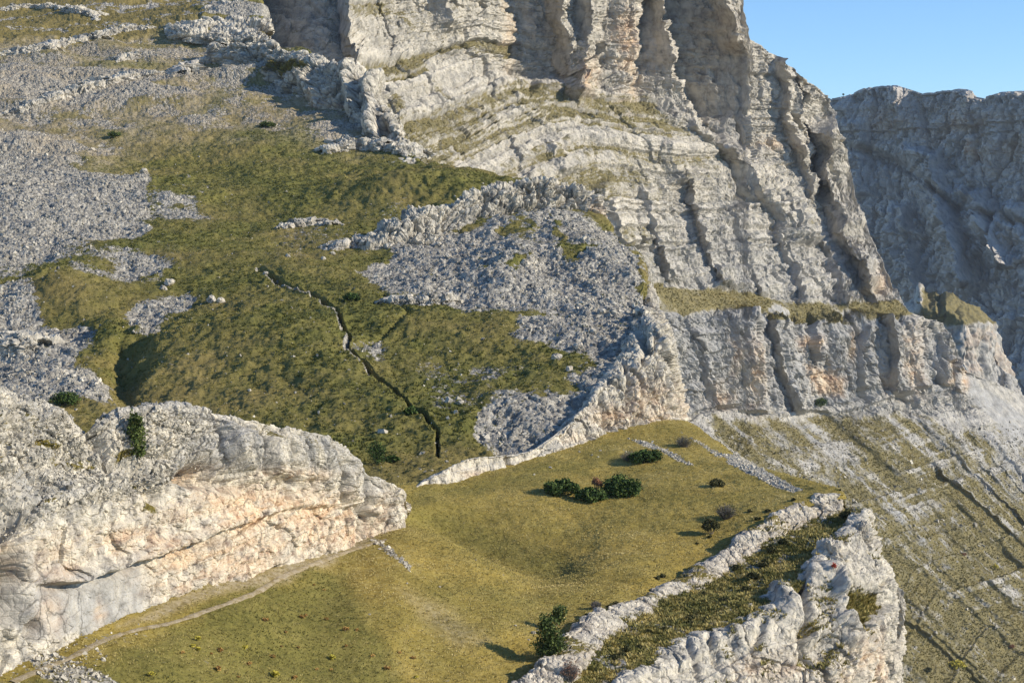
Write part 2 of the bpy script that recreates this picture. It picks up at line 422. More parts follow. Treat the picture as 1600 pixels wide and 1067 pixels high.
def build_mountain():
    sil = [(380, -110), (1120, -110), (1150, -30), (1160, 0), (1168, 45), (1172, 62), (1190, 72), (1200, 82), (1222, 92), (1228, 100), (1243, 108), (1250, 118),
           (1268, 130), (1285, 143), (1294, 158), (1301, 172), (1309, 195), (1318, 222), (1326, 252), (1335, 290), (1344, 325), (1356, 358), (1374, 396),
           (1390, 430), (1405, 462), (1420, 487), (1445, 497), (1470, 505), (1485, 520), (1500, 560), (1510, 578), (1530, 588), (1560, 600), (1600, 618), (1660, 640)]
    nu, nv = 1150, 1050
    x, y0 = skyline(sil, nu)
    t = np.linspace(0, 1, nv)[:, None]
    y1 = np.where(x < 900, 520.0, np.interp(x, [900, 1050, 1250], [520, 800, 1130]))
    px = np.broadcast_to(x, (nv, nu)).copy(); py = y0 + (y1 - y0) * t
    cols = {380: [(-120, 720), (0, 670), (100, 620), (280, 570), (520, 530)],
            600: [(-120, 730), (60, 690), (130, 650), (280, 580), (520, 520)],
            800: [(-120, 800), (110, 775), (140, 755), (280, 670), (450, 610), (520, 590)],
            1000: [(-120, 880), (150, 850), (180, 830), (440, 745), (492, 724), (640, 716), (700, 675), (1130, 510)],
            1200: [(-120, 970), (250, 935), (300, 910), (466, 840), (503, 813), (650, 801), (720, 758), (1130, 580)],
            1400: [(150, 1060), (300, 1025), (466, 935), (502, 912), (620, 896), (700, 850), (1130, 650)],
            1660: [(500, 1090), (640, 1010), (1130, 740)]}
    d = colfield(cols, px, py)
    wob = at(px, py, d)
    jx = fbm(wob, 40, 3, off=3) * 9 ; jy = fbm(wob, 40, 3, off=9) * 6
    X = px + jx; Y = py + jy
    r = 0
    R = lambda *a, **k: ridge(X, Y, *a, **k)
    # bays cut back into the wall: deep at their left edge, coming out to the next buttress on the right
    def bay(lp, rp, bottom, h, pw=1.0, soft=10):
        lp = np.array(lp, float); rp = np.array(rp, float); bo = np.array(bottom, float)
        xl = np.interp(Y, lp[:, 1], lp[:, 0]); xr = np.interp(Y, rp[:, 1], rp[:, 0])
        q = (X - xl) / np.maximum(xr - xl, 2)
        f = np.where((q >= -.1) & (q < 1), np.clip(1 - q, 0, 1) ** pw * np.clip((q + .1) / .1, 0, 1), 0)
        return -.62 * h * f * (1 - sstep(-soft, soft, Y - np.interp(X, bo[:, 0], bo[:, 1])))
    r = r + bay(((797, -120), (797, 20), (802, 80), (797, 128), (800, 170)), ((960, -120), (968, 0), (985, 150), (985, 170)), ((780, 118), (830, 138), (870, 130), (905, 128), (950, 148), (1000, 152)), 76, 1.1)
    r = r + bay(((992, -120), (992, 90), (992, 200)), ((1010, -120), (1040, 55), (1064, 120), (1085, 170), (1100, 205)), ((985, 150), (1010, 172), (1050, 196), (1110, 214)), 48)
    r = r + bay(((1022, -120), (1046, 50), (1070, 118), (1090, 165), (1106, 200), (1150, 260)), ((1105, -120), (1140, 20), (1162, 80), (1166, 140), (1172, 200), (1180, 260)), ((1060, 150), (1110, 205), (1150, 232), (1190, 240)), 82)
    r = r + bay(((1230, 90), (1262, 170), (1276, 215), (1284, 290)), ((1262, 90), (1300, 190), (1304, 240), (1312, 300)), ((1260, 290), (1310, 310)), 44)
    r = r + bay(((404, -120), (412, 20), (430, 75), (440, 110)), ((500, -120), (510, 20), (545, 95), (550, 120)), ((400, 96), (560, 110)), 70, 1.4)
    big = [((880, -120), (875, 40), (905, 120)), 20, 26, 40], \
          [((925, -120), (930, 60), (912, 140)), 26, 30, 20], \
          [((1120, -80), (1142, 20), (1150, 60)), 22, 30, 20], \
          [((1228, 100), (1236, 170), (1255, 240), (1275, 285)), 22, 20, 40], \
          [((1255, 118), (1262, 180), (1285, 210)), 22, 18, 26], \
          [((1300, 205), (1303, 280), (1330, 370), (1360, 430)), 36, 26, 22], \
          [((690, -120), (700, 30)), 12, 24, 20], [((545, -120), (548, 30), (560, 95)), 36, 18, 40]
    for pts, h, wl, wr in big: r = r + R(pts, h, wl, wr)
    # apron fins
    for pts, h, wl, wr in [
        (((1075, 270), (1086, 310), (1112, 395), (1125, 440)), 22, 12, 60),
        (((1110, 190), (1170, 262), (1230, 330), (1262, 370)), 34, 30, 34),
        (((1010, 300), (1030, 350), (1050, 430)), 15, 12, 36), (((1045, 230), (1062, 280)), 18, 20, 14),
        (((1150, 330), (1165, 380), (1190, 450)), 16, 12, 40), (((1225, 360), (1245, 420), (1262, 470)), 17, 14, 36),
        (((1290, 370), (1305, 420), (1325, 470)), 18, 16, 36), (((1345, 390), (1358, 440), (1375, 470)), 16, 14, 28),
        (((865, 225), (880, 262)), 16, 20, 36), (((955, 290), (985, 380)), 24, 26, 30)]:
        r = r + R(pts, h * .66, wl, wr, fade=14)
    # lower wall pillars
    for pts, h, wl, wr in [
        (((1180, 484), (1186, 560), (1200, 640)), 11, 60, 9), (((1214, 494), (1228, 570), (1252, 642)), 15, 13, 60),
        (((1302, 500), (1318, 560), (1322, 628)), 5, 20, 12), (((1388, 496), (1398, 560), (1400, 610)), 15, 13, 36),
        (((1432, 500), (1440, 560), (1445, 605)), 10, 22, 9), (((1484, 520), (1488, 600)), 11, 20, 6), (((1506, 570), (1510, 606)), 14, 16, 6),
        (((1100, 520), (1112, 580), (1122, 630)), 7, 14, 40), (((1350, 510), (1356, 600)), 5, 12, 14), (((1270, 510), (1282, 610)), 5, 12, 26)]:
        r = r + R(pts, h, wl, wr, fade=8)
    # ravines below the wall: a fan of ribs down the fall line
    low = sstep(610, 700, py) * sstep(1040, 1100, px)
    u0 = px - 1.0 * (py - 620)
    k = 1.17 - 0.62 * sstep(1340, 1540, u0)
    q = px - k * (py - 620)
    Q = np.stack([q, py * 0.10, 0 * q], -1)
    n = perlin(Q, 60, 1) ; n2 = perlin(Q, 26, 4); n3 = perlin(Q, 11, 6)
    saw = (1 - 2 * np.sqrt(n * n + .012)) * 8.5 + (1 - 2 * np.sqrt(n2 * n2 + .03)) * 3.4 + n3 * .8
    r = r + saw * low
    smooth_ = poly_mask(px, py, [(1500, 580), (1530, 588), (1560, 600), (1700, 640), (1700, 740), (1600, 700), (1545, 650), (1512, 615)], 8)
    r = r * (1 - smooth_)
    # strong gullies
    P0_ = at(px, py, d)
    for pts, h, w in [(((1262, 640), (1330, 690), (1420, 775), (1480, 850), (1560, 930), (1640, 1010)), -14, 12), (((1405, 612), (1440, 690), (1500, 800), (1580, 880), (1640, 930)), -13, 12),
                      (((1470, 600), (1500, 660), (1535, 730), (1620, 840)), -13, 9), (((1330, 760), (1400, 820), (1500, 905)), -6, 7), (((1390, 870), (1480, 960), (1560, 1040)), -9, 12), (((1420, 950), (1560, 1080)), -8, 10)]:
        dd, sd = line_dist(X, Y, pts)
        r = r + .30 * h * np.exp(-(dd / (w * (1.15 + .4 * fbm(P0_, 30, 3, off=88)))) ** 2)
    P0 = at(px, py, d); N = facing(P0)
    d = d - r
    PR = at(px, py, d); P = P0 + np.stack([0 * r, -.2 * r, 0 * r], -1)
    # beds of rock: level benches and sharp risers
    s = P[..., 2] - .17 * (np.clip(P[..., 1], 600, 760) - 600) + fbm(P, 130, 2, off=2) * 3.0 + fbm(P, 7, 2, off=77) * .5
    lat = sstep(-.35, .35, perlin(P, (110, 110, 60), 19))
    bed = strata(s, 1, 2.0, 7.0) * lat + strata(s, 2, 2.0, 8.0) * (1 - lat)
    bed2 = strata(s, 3, .8, 2.6) * (1 - lat) + strata(s, 4, .8, 3.0) * lat
    cl_low = poly_mask(px, py, [(1000, 492), (1180, 484), (1420, 492), (1520, 585), (1500, 610), (1300, 632), (1100, 640), (1030, 640)], 8)
    ledge = poly_mask(px + jx * .3, py + jy * .3, [(995, 440), (1040, 447), (1100, 452), (1180, 458), (1240, 474), (1300, 476), (1370, 470), (1400, 468), (1428, 490), (1335, 506), (1280, 500), (1205, 500), (1195, 488), (1120, 482), (1060, 494), (1020, 485)], 5)
    tower = sstep(0, 1, (np.interp(px, [380, 560, 640, 800, 900, 1000, 1100, 1200, 1320], [100, 100, 90, 120, 140, 155, 230, 285, 400]) - py) / 30)
    ravine = sstep(632, 665, py) * sstep(1040, 1060, px)
    apron = np.clip(1 - tower - ledge - cl_low - ravine, 0, 1)
    lay = apron * 1.0 + tower * (0.65 + .35 * (px < 800)) + ravine * 0.5 + cl_low * 0.3
    disp = lay * (bed * 1.9 + bed2 * 1.3)
    wv = fbm(P, 8, 3, .6, off=41) * 1.6
    lean = np.stack([P[..., 0] + 0.35 * P[..., 2] * (1 - tower) + wv, P[..., 1] + wv, P[..., 2] * 0.06], -1)
    t1 = 1 - sstep(780, 830, px)
    fw = tower * (1.0 - .8 * t1) + cl_low * 1.0 + apron * (0.04 + 0.96 * sstep(250, 340, py) * sstep(930, 1010, px))
    disp -= fw * 5.0 * sstep(1.35, 1.9, ridged(lean, 30, 3, .5, off=5))
    U = np.stack([P[..., 0] + .35 * P[..., 2] * (1 - tower), P[..., 1], s], -1)
    bare = sstep(930, 1080, px) * sstep(215, 300, py)
    hard = tower * (1 - .4 * t1) + cl_low + (.40 + .25 * bare) * apron
    disp += (apron * bare + cl_low + tower * .6 * (1 - t1)) * fbm(lean, (6, 6, 2.2), 3, .6, off=71) * 2.0
    disp += hard * (blocks(U, (24, 24, 48), 1, 4.5, 3.6, .8) + blocks(U, (9, 9, 15), 2, 1.8, 1.6, .8) + blocks(U, (3.6, 3.6, 4.5), 4, .7, 1.2, .4))
    disp += fbm(P, 30, 2, off=12) * 2.0 * (tower + apron * .5 + cl_low * .8)
    rough = fbm(P, 6.0, 5, 0.68, off=21)
    disp += rough * (0.9 * (1 - ledge) * (1 - .35 * ravine) + 0.35 * ledge)
    disp *= 1 - .85 * smooth_
    edge = np.ones_like(d); edge[:3] = 0.3
    P = PR + N * (disp * edge)[..., None]
    N2 = facing(P)
    nz = N2[..., 2]
    gl = fbm(P, 14, 4, 0.6, off=33)
    bare = sstep(930, 1080, px) * sstep(215, 300, py)
    grass = (apron * (sstep(-.25, .25, -bed + gl * .5 - .05) * .62 + .26 * sstep(-.2, .5, -bed2)) * (.55 + .45 * sstep(.05, .3, nz)) * (1 - .6 * bare)
             + ledge * (.92 + .22 * perlin(Q, (30, 60, 60), 5))
             + ravine * np.clip(0.74 + 0.34 * perlin(Q, (14, 60, 60), 9) + 0.22 * perlin(Q, (30, 90, 60), 2) - .45 * sstep(.10, .0, np.abs(n2)) * sstep(-.2, .3, gl) + .25 * gl - .34 * sstep(1380, 1480, u0) * (1 - sstep(760, 860, py)) + .16 * sstep(720, 840, py), 0, 1.0)
             + tower * (0.5 * sstep(0.40, 0.7, nz) * (1 - sstep(900, 1000, px)) + .6 * sstep(.0, .5, -bed + gl * .4) * (px < 800) * (px > 540)))
    # beds of bare rock crossing the grassy ravines
    strat = sstep(0.2, 0.6, .35 * bed + .9 * bed2)
    grass -= ravine * strat * (.10 + .38 * sstep(-.25, .35, fbm(P, 45, 3, .6, off=91))) * (1 - sstep(740, 900, py) * .5)
    scree = poly_mask(px + jx * .4, py + jy * .4, [(1506, 584), (1530, 600), (1560, 622), (1620, 665), (1660, 700), (1640, 720), (1590, 690), (1540, 640), (1512, 612)], 5)
    for pl in ([(1372, 790), (1392, 792), (1430, 830), (1490, 890), (1478, 893), (1410, 835)], [(1318, 478), (1300, 480), (1322, 504), (1352, 505)], [(1240, 476), (1206, 462), (1196, 486), (1240, 490)], [(1010, 452), (1000, 462), (1050, 494), (1070, 490)]):
        scree = np.maximum(scree, 0.6 * poly_mask(px + jx * .9, py + jy * .9, pl, 9) * (.5 + .8 * sstep(-.3, .3, gl)))
    grass = np.clip(grass, 0, 1) * (1 - scree)
    bed3 = strata(s, 8, .5, 1.5, .2)
    tone = np.clip(.55 * bed2 + .45 * bed3 + .25 * bed, -1, 1) * (apron * (1 - .15 * bare) + tower * (.55 + .35 * t1) + .8 * ravine + .25 * cl_low) * (.6 + .6 * sstep(-.3, .3, fbm(P, 40, 3, .6, off=95))) * (1 - smooth_)
    ochre = 0.55 * poly_mask(px, py, [(1270, 570), (1325, 590), (1322, 618), (1275, 612)], 8)
    for (cx, cy, rx, ry, a) in [(1180, 590, 13, 50, .8), (1150, 560, 10, 30, .35), (1430, 560, 14, 48, .65), (1382, 600, 10, 16, .7), (1488, 585, 10, 20, .6), (1510, 590, 5, 16, .8), (1130, 620, 26, 22, .45),
                                (980, 90, 16, 75, .75), (920, 115, 16, 30, .7), (1215, 225, 34, 10, .45), (1380, 440, 12, 25, .4), (1270, 535, 10, 12, .7), (1335, 540, 6, 20, .6), (790, 60, 10, 60, .35), (1110, 60, 45, 60, .25)]:
        ochre = np.maximum(ochre, a * np.exp(-((px - cx) / rx) ** 2 - ((py - cy) / ry) ** 2))
    grey = np.clip(ravine * .55 * (1 - strat * .3) * 1.5 + cl_low * .95 * (1 - ochre * 1.2) + 0.45 * apron * sstep(300, 380, py) * sstep(950, 1050, px) + scree * 1.0, 0, 1)
    return sheet('mountain', P, M_MTN, dict(grass=grass, ochre=ochre, grey=grey, tone=tone), smooth=False), grass * np.clip(ravine + ledge + .5 * apron, 0, 1), n2
MTN, MTN_GRASS, MTN_N = build_mountain()

def build_far():
    # shaded wall closing the cirque
    sil = [(1270, 170), (1300, 154), (1322, 150), (1336, 144), (1350, 138), (1378, 134), (1402, 134), (1425, 141), (1440, 146), (1478, 141), (1508, 139), (1518, 142), (1526, 152), (1538, 154), (1552, 149), (1566, 144), (1600, 143), (1680, 138)]
    nu, nv = 420, 560
    x, y0 = skyline(sil, nu); t = np.linspace(0, 1, nv)[:, None]
    px = np.broadcast_to(x, (nv, nu)).copy(); py = y0 + (680 - y0) * t
    cols = {1270: [(100, 1760), (250, 1730), (420, 1690), (680, 1630)], 1450: [(100, 1640), (230, 1615), (420, 1540), (680, 1440)], 1680: [(100, 1480), (250, 1460), (420, 1400), (680, 1280)]}
    d = colfield(cols, px, py)
    wob = at(px, py, d); X = px + fbm(wob, 60, 3, off=3) * 8; Y = py + fbm(wob, 60, 3, off=4) * 6
    r = 0
    for pts, h, wl, wr in [(((1446, 240), (1460, 290), (1472, 340), (1490, 400), (1500, 440)), 46, 34, 26), (((1508, 300), (1525, 350), (1560, 410)), 40, 28, 34), (((1405, 320), (1420, 400), (1436, 470)), 24, 26, 18),
                           (((1385, 330), (1392, 400)), 16, 18, 14), (((1575, 330), (1600, 400)), 24, 30, 30), (((1340, 200), (1345, 300)), 14, 20, 20), (((1405, 140), (1402, 190)), 12, 26, 20), (((1520, 145), (1516, 190)), 12, 30, 8)]:
        r = r + ridge(X, Y, pts, h, wl, wr, fade=14)
    r = r - 18 * np.exp(-((Y - np.interp(px, [1300, 1420, 1500, 1620], [222, 262, 330, 350])) / 7) ** 2)
    P = at(px, py, d); N = facing(P); PR = at(px, py, d - r)
    up = np.stack([P[..., 0], P[..., 1], P[..., 2] * .22], -1)
    disp = -7.0 * sstep(1.3, 1.9, ridged(up * np.array([1, 1, .35]), 34, 3, .5, off=5)) + fbm(P, 55, 3, off=7) * 6 + blocks(P, (30, 30, 110), 3, 12, 7, 4) + blocks(P, (11, 11, 40), 4, 6, 4, 3) + blocks(P, (5, 5, 8), 9, 1.6, 2.4, 1)
    f1, f2, idv = worley(np.stack([P[..., 0], P[..., 1], P[..., 2] * .6], -1), 16.0, 2)
    disp += (idv - .5) * 5 + fbm(P, 9, 3, .6, off=2) * 2.0
    s = P[..., 2] + fbm(P, 150, 2) * 8
    fb = strata(s, 6, 4, 16); fb2 = strata(s, 7, 2, 6); disp += fb * 3.0 + fb2 * 1.2
    edge = np.ones_like(d); edge[:4] = 0.25
    P = PR + N * (disp * edge)[..., None]
    och = 0
    for (cx, cy, rx, ry, a) in [(1460, 212, 30, 14, .6), (1400, 190, 50, 20, .45), (1520, 235, 14, 14, .8), (1580, 230, 50, 40, .35), (1480, 190, 100, 26, .35)]:
        och = np.maximum(och, a * np.exp(-((px - cx) / rx) ** 2 - ((py - cy) / ry) ** 2))
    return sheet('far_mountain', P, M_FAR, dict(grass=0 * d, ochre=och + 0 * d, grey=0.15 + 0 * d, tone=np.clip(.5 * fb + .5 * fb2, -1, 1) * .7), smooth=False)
FAR = build_far()

def build_knob():
    sil = [(1370, 520), (1395, 480), (1420, 470), (1432, 462), (1437, 440), (1443, 452), (1452, 458), (1462, 455), (1468, 462), (1478, 456), (1488, 462), (1510, 474), (1528, 480), (1545, 496), (1560, 520), (1572, 560), (1582, 600), (1600, 640)]
    nu, nv = 330, 260
    x, y0 = skyline(sil, nu); t = np.linspace(0, 1, nv)[:, None]
    px = np.broadcast_to(x, (nv, nu)).copy(); py = y0 + (680 - y0) * t
    d = 1150 + 0 * px - (px - 1480) * .30 - sstep(0, 32, py - y0) * 40 - sstep(560, 680, py) * 30 + 60 * sstep(1500, 1572, px)
    P = at(px, py, d); N = facing(P)
    steep = sstep(500, 512, py + fbm(P, 30, 2) * 6)
    up = np.stack([P[..., 0], P[..., 1], P[..., 2] * .3], -1)
    disp = -(ridged(up, 20, 4, .55, off=5) - .9) * 5 * (.3 + .7 * steep) + fbm(P, 24, 4, .6, off=7) * 4
    edge = np.ones_like(d); edge[:4] = 0.3
    P = P + N * (disp * edge)[..., None]
    g = (1 - steep) * sstep(1432, 1446, px) * .9
    return sheet('rocky_shoulder', P, M_MTN, dict(grass=g, ochre=0.25 * steep * (fbm(P, 20, 2) > .1), grey=.8 * steep))
KNOB = build_knob()

# ================================================================== HILLSIDE (plateau of heath and scree)
def build_hill():
    R_ = [(150, 800, 640, 790), (160, 766, 740, 735), (166, 745, 802, 722), (172, 722, 858, 696), (182, 678, 915, 636), (192, 636, 953, 586), (205, 588, 976, 538), (222, 530, 1003, 484), (242, 476, 1005, 448),
          (265, 422, 989, 402), (285, 382, 972, 382), (300, 355, 950, 357), (315, 330, 925, 337), (335, 300, 862, 302), (350, 282, 800, 291), (362, 268, 745, 284), (375, 250, 668, 264),
          (395, 221, 632, 232), (420, 186, 612, 196), (445, 151, 582, 155), (470, 118, 545, 114), (495, 88, 490, 88), (515, 64, 432, 64), (530, 46, 412, 42), (560, 16, 402, 10), (600, -18, 385, -22), (650, -55, 360, -60)]
    fr = [0, .2, .4, .6, .8, .93, 1.0]
    rows = []
    for d, pl, xr, yr in R_:
        row = []
        for t in fr:
            x = -60 + (xr + 60) * t
            row.append((x, pl + (yr - pl) * t ** 1.7, d))
        a = at(xr, yr, d) + np.array([2.0, 2.0, -22.0]); X, Y = pix(a)
        row.append((float(X), float(Y), float(a[1])))
        rows.append(row)
    nu, nv = 1000, 1150
    P = grid(rows[::-1], nu, nv)
    px, py = pix(P)
    N = facing(P)
    w1 = fbm(P, 30, 3, off=4); w2 = fbm(P, 30, 3, off=8); w3 = fbm(P, 5, 3, .6, off=15)
    w4 = fbm(P, 12, 4, .65, off=17); X = px + w1 * 16 + w3 * 9 + w4 * 22; Y = py + w2 * 8 + w3 * 4 + w4 * 9
    # masks: bare stone polygons
    scree = np.zeros_like(px)
    for pl in [
        [(-80, 180), (60, 205), (110, 215), (130, 262), (230, 262), (238, 330), (225, 372), (130, 400), (60, 420), (-80, 446)],
        [(-80, 455), (50, 452), (60, 470), (75, 500), (130, 500), (150, 530), (120, 570), (150, 640), (40, 640), (-80, 640)],
        [(195, 462), (270, 455), (300, 452), (290, 485), (250, 500), (225, 530), (205, 530), (190, 500)],
        [(600, 392), (640, 375), (700, 375), (750, 360), (840, 345), (930, 357), (975, 380), (1010, 440), (1010, 600), (960, 640), (900, 700), (830, 730), (760, 690), (750, 650), (800, 620), (900, 605), (870, 580), (930, 560), (930, 545),
         (810, 530), (830, 500), (880, 485), (720, 490), (690, 472), (610, 470), (580, 430)],
        [(548, 562), (590, 545), (602, 552), (580, 566)],
        [(130, 575), (180, 600), (170, 640), (120, 640)]]:
        scree = np.maximum(scree, poly_mask(X, Y, pl, 15))
    # thinner, broken stone
    part = np.zeros_like(px)
    for pl, a in [([(-80, 60), (250, 40), (420, 60), (520, 160), (600, 205), (540, 225), (400, 215), (250, 200), (140, 245), (-80, 200)], .46),
                  ([(230, 300), (330, 280), (340, 330), (240, 330)], .55), ([(90, 405), (260, 395), (300, 430), (130, 460)], .6), ([(430, 345), (560, 330), (700, 300), (560, 400), (440, 420), (400, 410)], .28),
                  ([(640, 560), (760, 540), (760, 640), (680, 660)], .32), ([(740, 560), (860, 570), (900, 620), (760, 680)], .5), ([(-80, 600), (120, 600), (190, 640), (60, 660)], .5), ([(500, 215), (640, 235), (640, 262), (500, 250)], .4)]:
        part = np.maximum(part, a * poly_mask(X, Y, pl, 16))
    stone = np.maximum(scree, part * (.55 + .9 * sstep(-.35, .35, fbm(P, 16, 4, .6, off=61))))
    for pl in [[(775, 378), (830, 372), (835, 392), (780, 392)], [(865, 365), (885, 395), (940, 402), (900, 425), (870, 398)], [(745, 415), (770, 420), (770, 440), (750, 440)], [(800, 418), (835, 412), (838, 432), (800, 446)], [(905, 400), (945, 392), (905, 430)]]:
        stone = stone * (1 - .95 * poly_mask(X, Y, pl, 6))
    # top meadow terraces: dry grass, no stone
    top = poly_mask(X, Y, [(-80, -80), (460, -80), (330, 10), (280, 40), (190, 52), (0, 72), (-80, 90)], 10)
    stone = stone * (1 - top)
    stone = np.maximum(stone, 0.7 * top * (np.exp(-((Y - np.interp(px, [0, 330], [22, -6])) / 5.0) ** 2) + np.exp(-((Y - np.interp(px, [0, 330], [45, 26])) / 2.0) ** 2)))
    # ground shape
    disp = fbm(P, 45, 4, .5, off=1) * 2.6
    def lump(cx, cy, rx, ry, h):
        return h * np.exp(-((X - cx) / rx) ** 2 - ((Y - cy) / ry) ** 2)
    disp += lump(420, 560, 200, 70, 4.2) + lump(110, 455, 90, 34, 2.6) + lump(180, 520, 40, 34, 2.2) + lump(640, 300, 110, 20, 3.0) + lump(790, 430, 60, 40, 2.5) + lump(880, 390, 70, 40, 2.5)
    disp -= lump(205, 580, 34, 60, 3.2) + lump(560, 540, 60, 40, 1.0)
    # rock benches crossing the upper slope
    sb = P[..., 2] - 0.10 * P[..., 1] + 0.03 * P[..., 0] + fbm(P, 60, 2, off=6) * 2.0
    bench = perlin(np.stack([P[..., 0] / 80, P[..., 1] / 80, sb / 4.2], -1), 1, 5)
    upz = (1 - sstep(150, 230, py)) * (1 - top)
    disp += upz * np.tanh(bench * 5) * 1.7
    stone = np.maximum(stone, upz * .9 * sstep(.12, .3, bench))
    # the worn trench
    tr = [(405, 425), (440, 447), (480, 470), (505, 488), (525, 505), (538, 530), (546, 552), (541, 565), (570, 585), (600, 608), (626, 630), (640, 648), (668, 664), (684, 680), (682, 696), (686, 716)]
    Xt = px + fbm(P, 4, 2, off=3) * 4; Yt = py + fbm(P, 4, 2, off=2) * 3
    dt, sd = line_dist(Xt, Yt, tr)
    tw = np.interp(py, [425, 560, 716], [3.2, 2.8, 2.4])
    disp -= 1.7 * np.exp(-(dt / tw) ** 4) * sstep(418, 440, py)
    dt2, _ = line_dist(px, py, [(541, 566), (580, 552), (605, 532), (640, 500), (600, 470)])
    disp -= 0.7 * np.exp(-(dt2 / 4) ** 2)
    stone = np.maximum(stone, .75 * np.exp(-((dt - tw * 1.1) / 3.0) ** 2) * (sd < 0) * (py < 600))
    # small scale: hummocks of heath / blocks of scree
    h1 = fbm(P, 3.2, 4, .62, off=31)
    f1, f2, idv = worley(P, 1.5, 3); g1, g2, idg = worley(P, .8, 5)
    disp += (1 - stone) * (h1 * .42 + (0.55 - f1) * .34) + stone * ((idv - .5) * .45 + (.5 - f1) * .35 + (idg - .5) * .35) + stone * fbm(P, 9, 3, .5, off=40) * .9
    P = P + N * disp[..., None]
    big = fbm(P, 22, 4, .6, off=50)
    green = np.clip(.60 + big * .75 - .75 * top - .35 * (1 - sstep(200, 330, py)) * (px < 300) + .2 * w3, 0, 1)
    green = green * (1 - .8 * poly_mask(X, Y, [(560, 730), (700, 690), (820, 690), (850, 730), (640, 800), (540, 760)], 10))
    for (cx, cy, rx, ry) in [(180, 212, 26, 5), (415, 197, 30, 6), (230, 245, 90, 12), (380, 270, 110, 26), (60, 432, 80, 10), (540, 465, 40, 18), (640, 360, 60, 10)]:
        green = np.maximum(green, .95 * np.exp(-((X - cx) / rx) ** 2 - ((Y - cy) / ry) ** 2))
    earth = .62 * poly_mask(X, Y, [(-80, 60), (250, 40), (420, 60), (520, 160), (620, 215), (560, 232), (400, 212), (250, 215), (140, 262), (-80, 215)], 26) * (1 - top) * (.45 + .75 * sstep(-.3, .3, fbm(P, 11, 3, .6, off=66)))
    s = sheet('hillside', P, M_HILL, dict(scree=stone, green=green, earth=earth))
    s.earth = earth; s.stone = stone; s.green = green; s.top = top; s.dt = dt; s.tw = tw
    return s
HILL = build_hill()
def build_slope():
    """the same slope going on beyond the left edge"""
    rows = []
    for d, pl in [(150, 800), (172, 722), (205, 588), (242, 476), (285, 382), (335, 300), (375, 250), (420, 186), (470, 118), (515, 64), (560, 16), (650, -55)]:
        rows.append([(-620, pl + 20, d), (-300, pl + 8, d), (-56, pl + .5, d + .3)])
    P = grid(rows[::-1], 300, 460); N = facing(P)
    P = P + N * (fbm(P, 45, 4, .5, off=1) * 2.6 + fbm(P, 3.2, 4, .62, off=31) * .3)[..., None]
    st = np.clip(.75 + 1.2 * fbm(P, 40, 3, .6, off=5), 0, 1)
    sheet('slope', P, M_HILL, dict(scree=st, green=.3 + 0 * st, earth=0 * st))
build_slope()

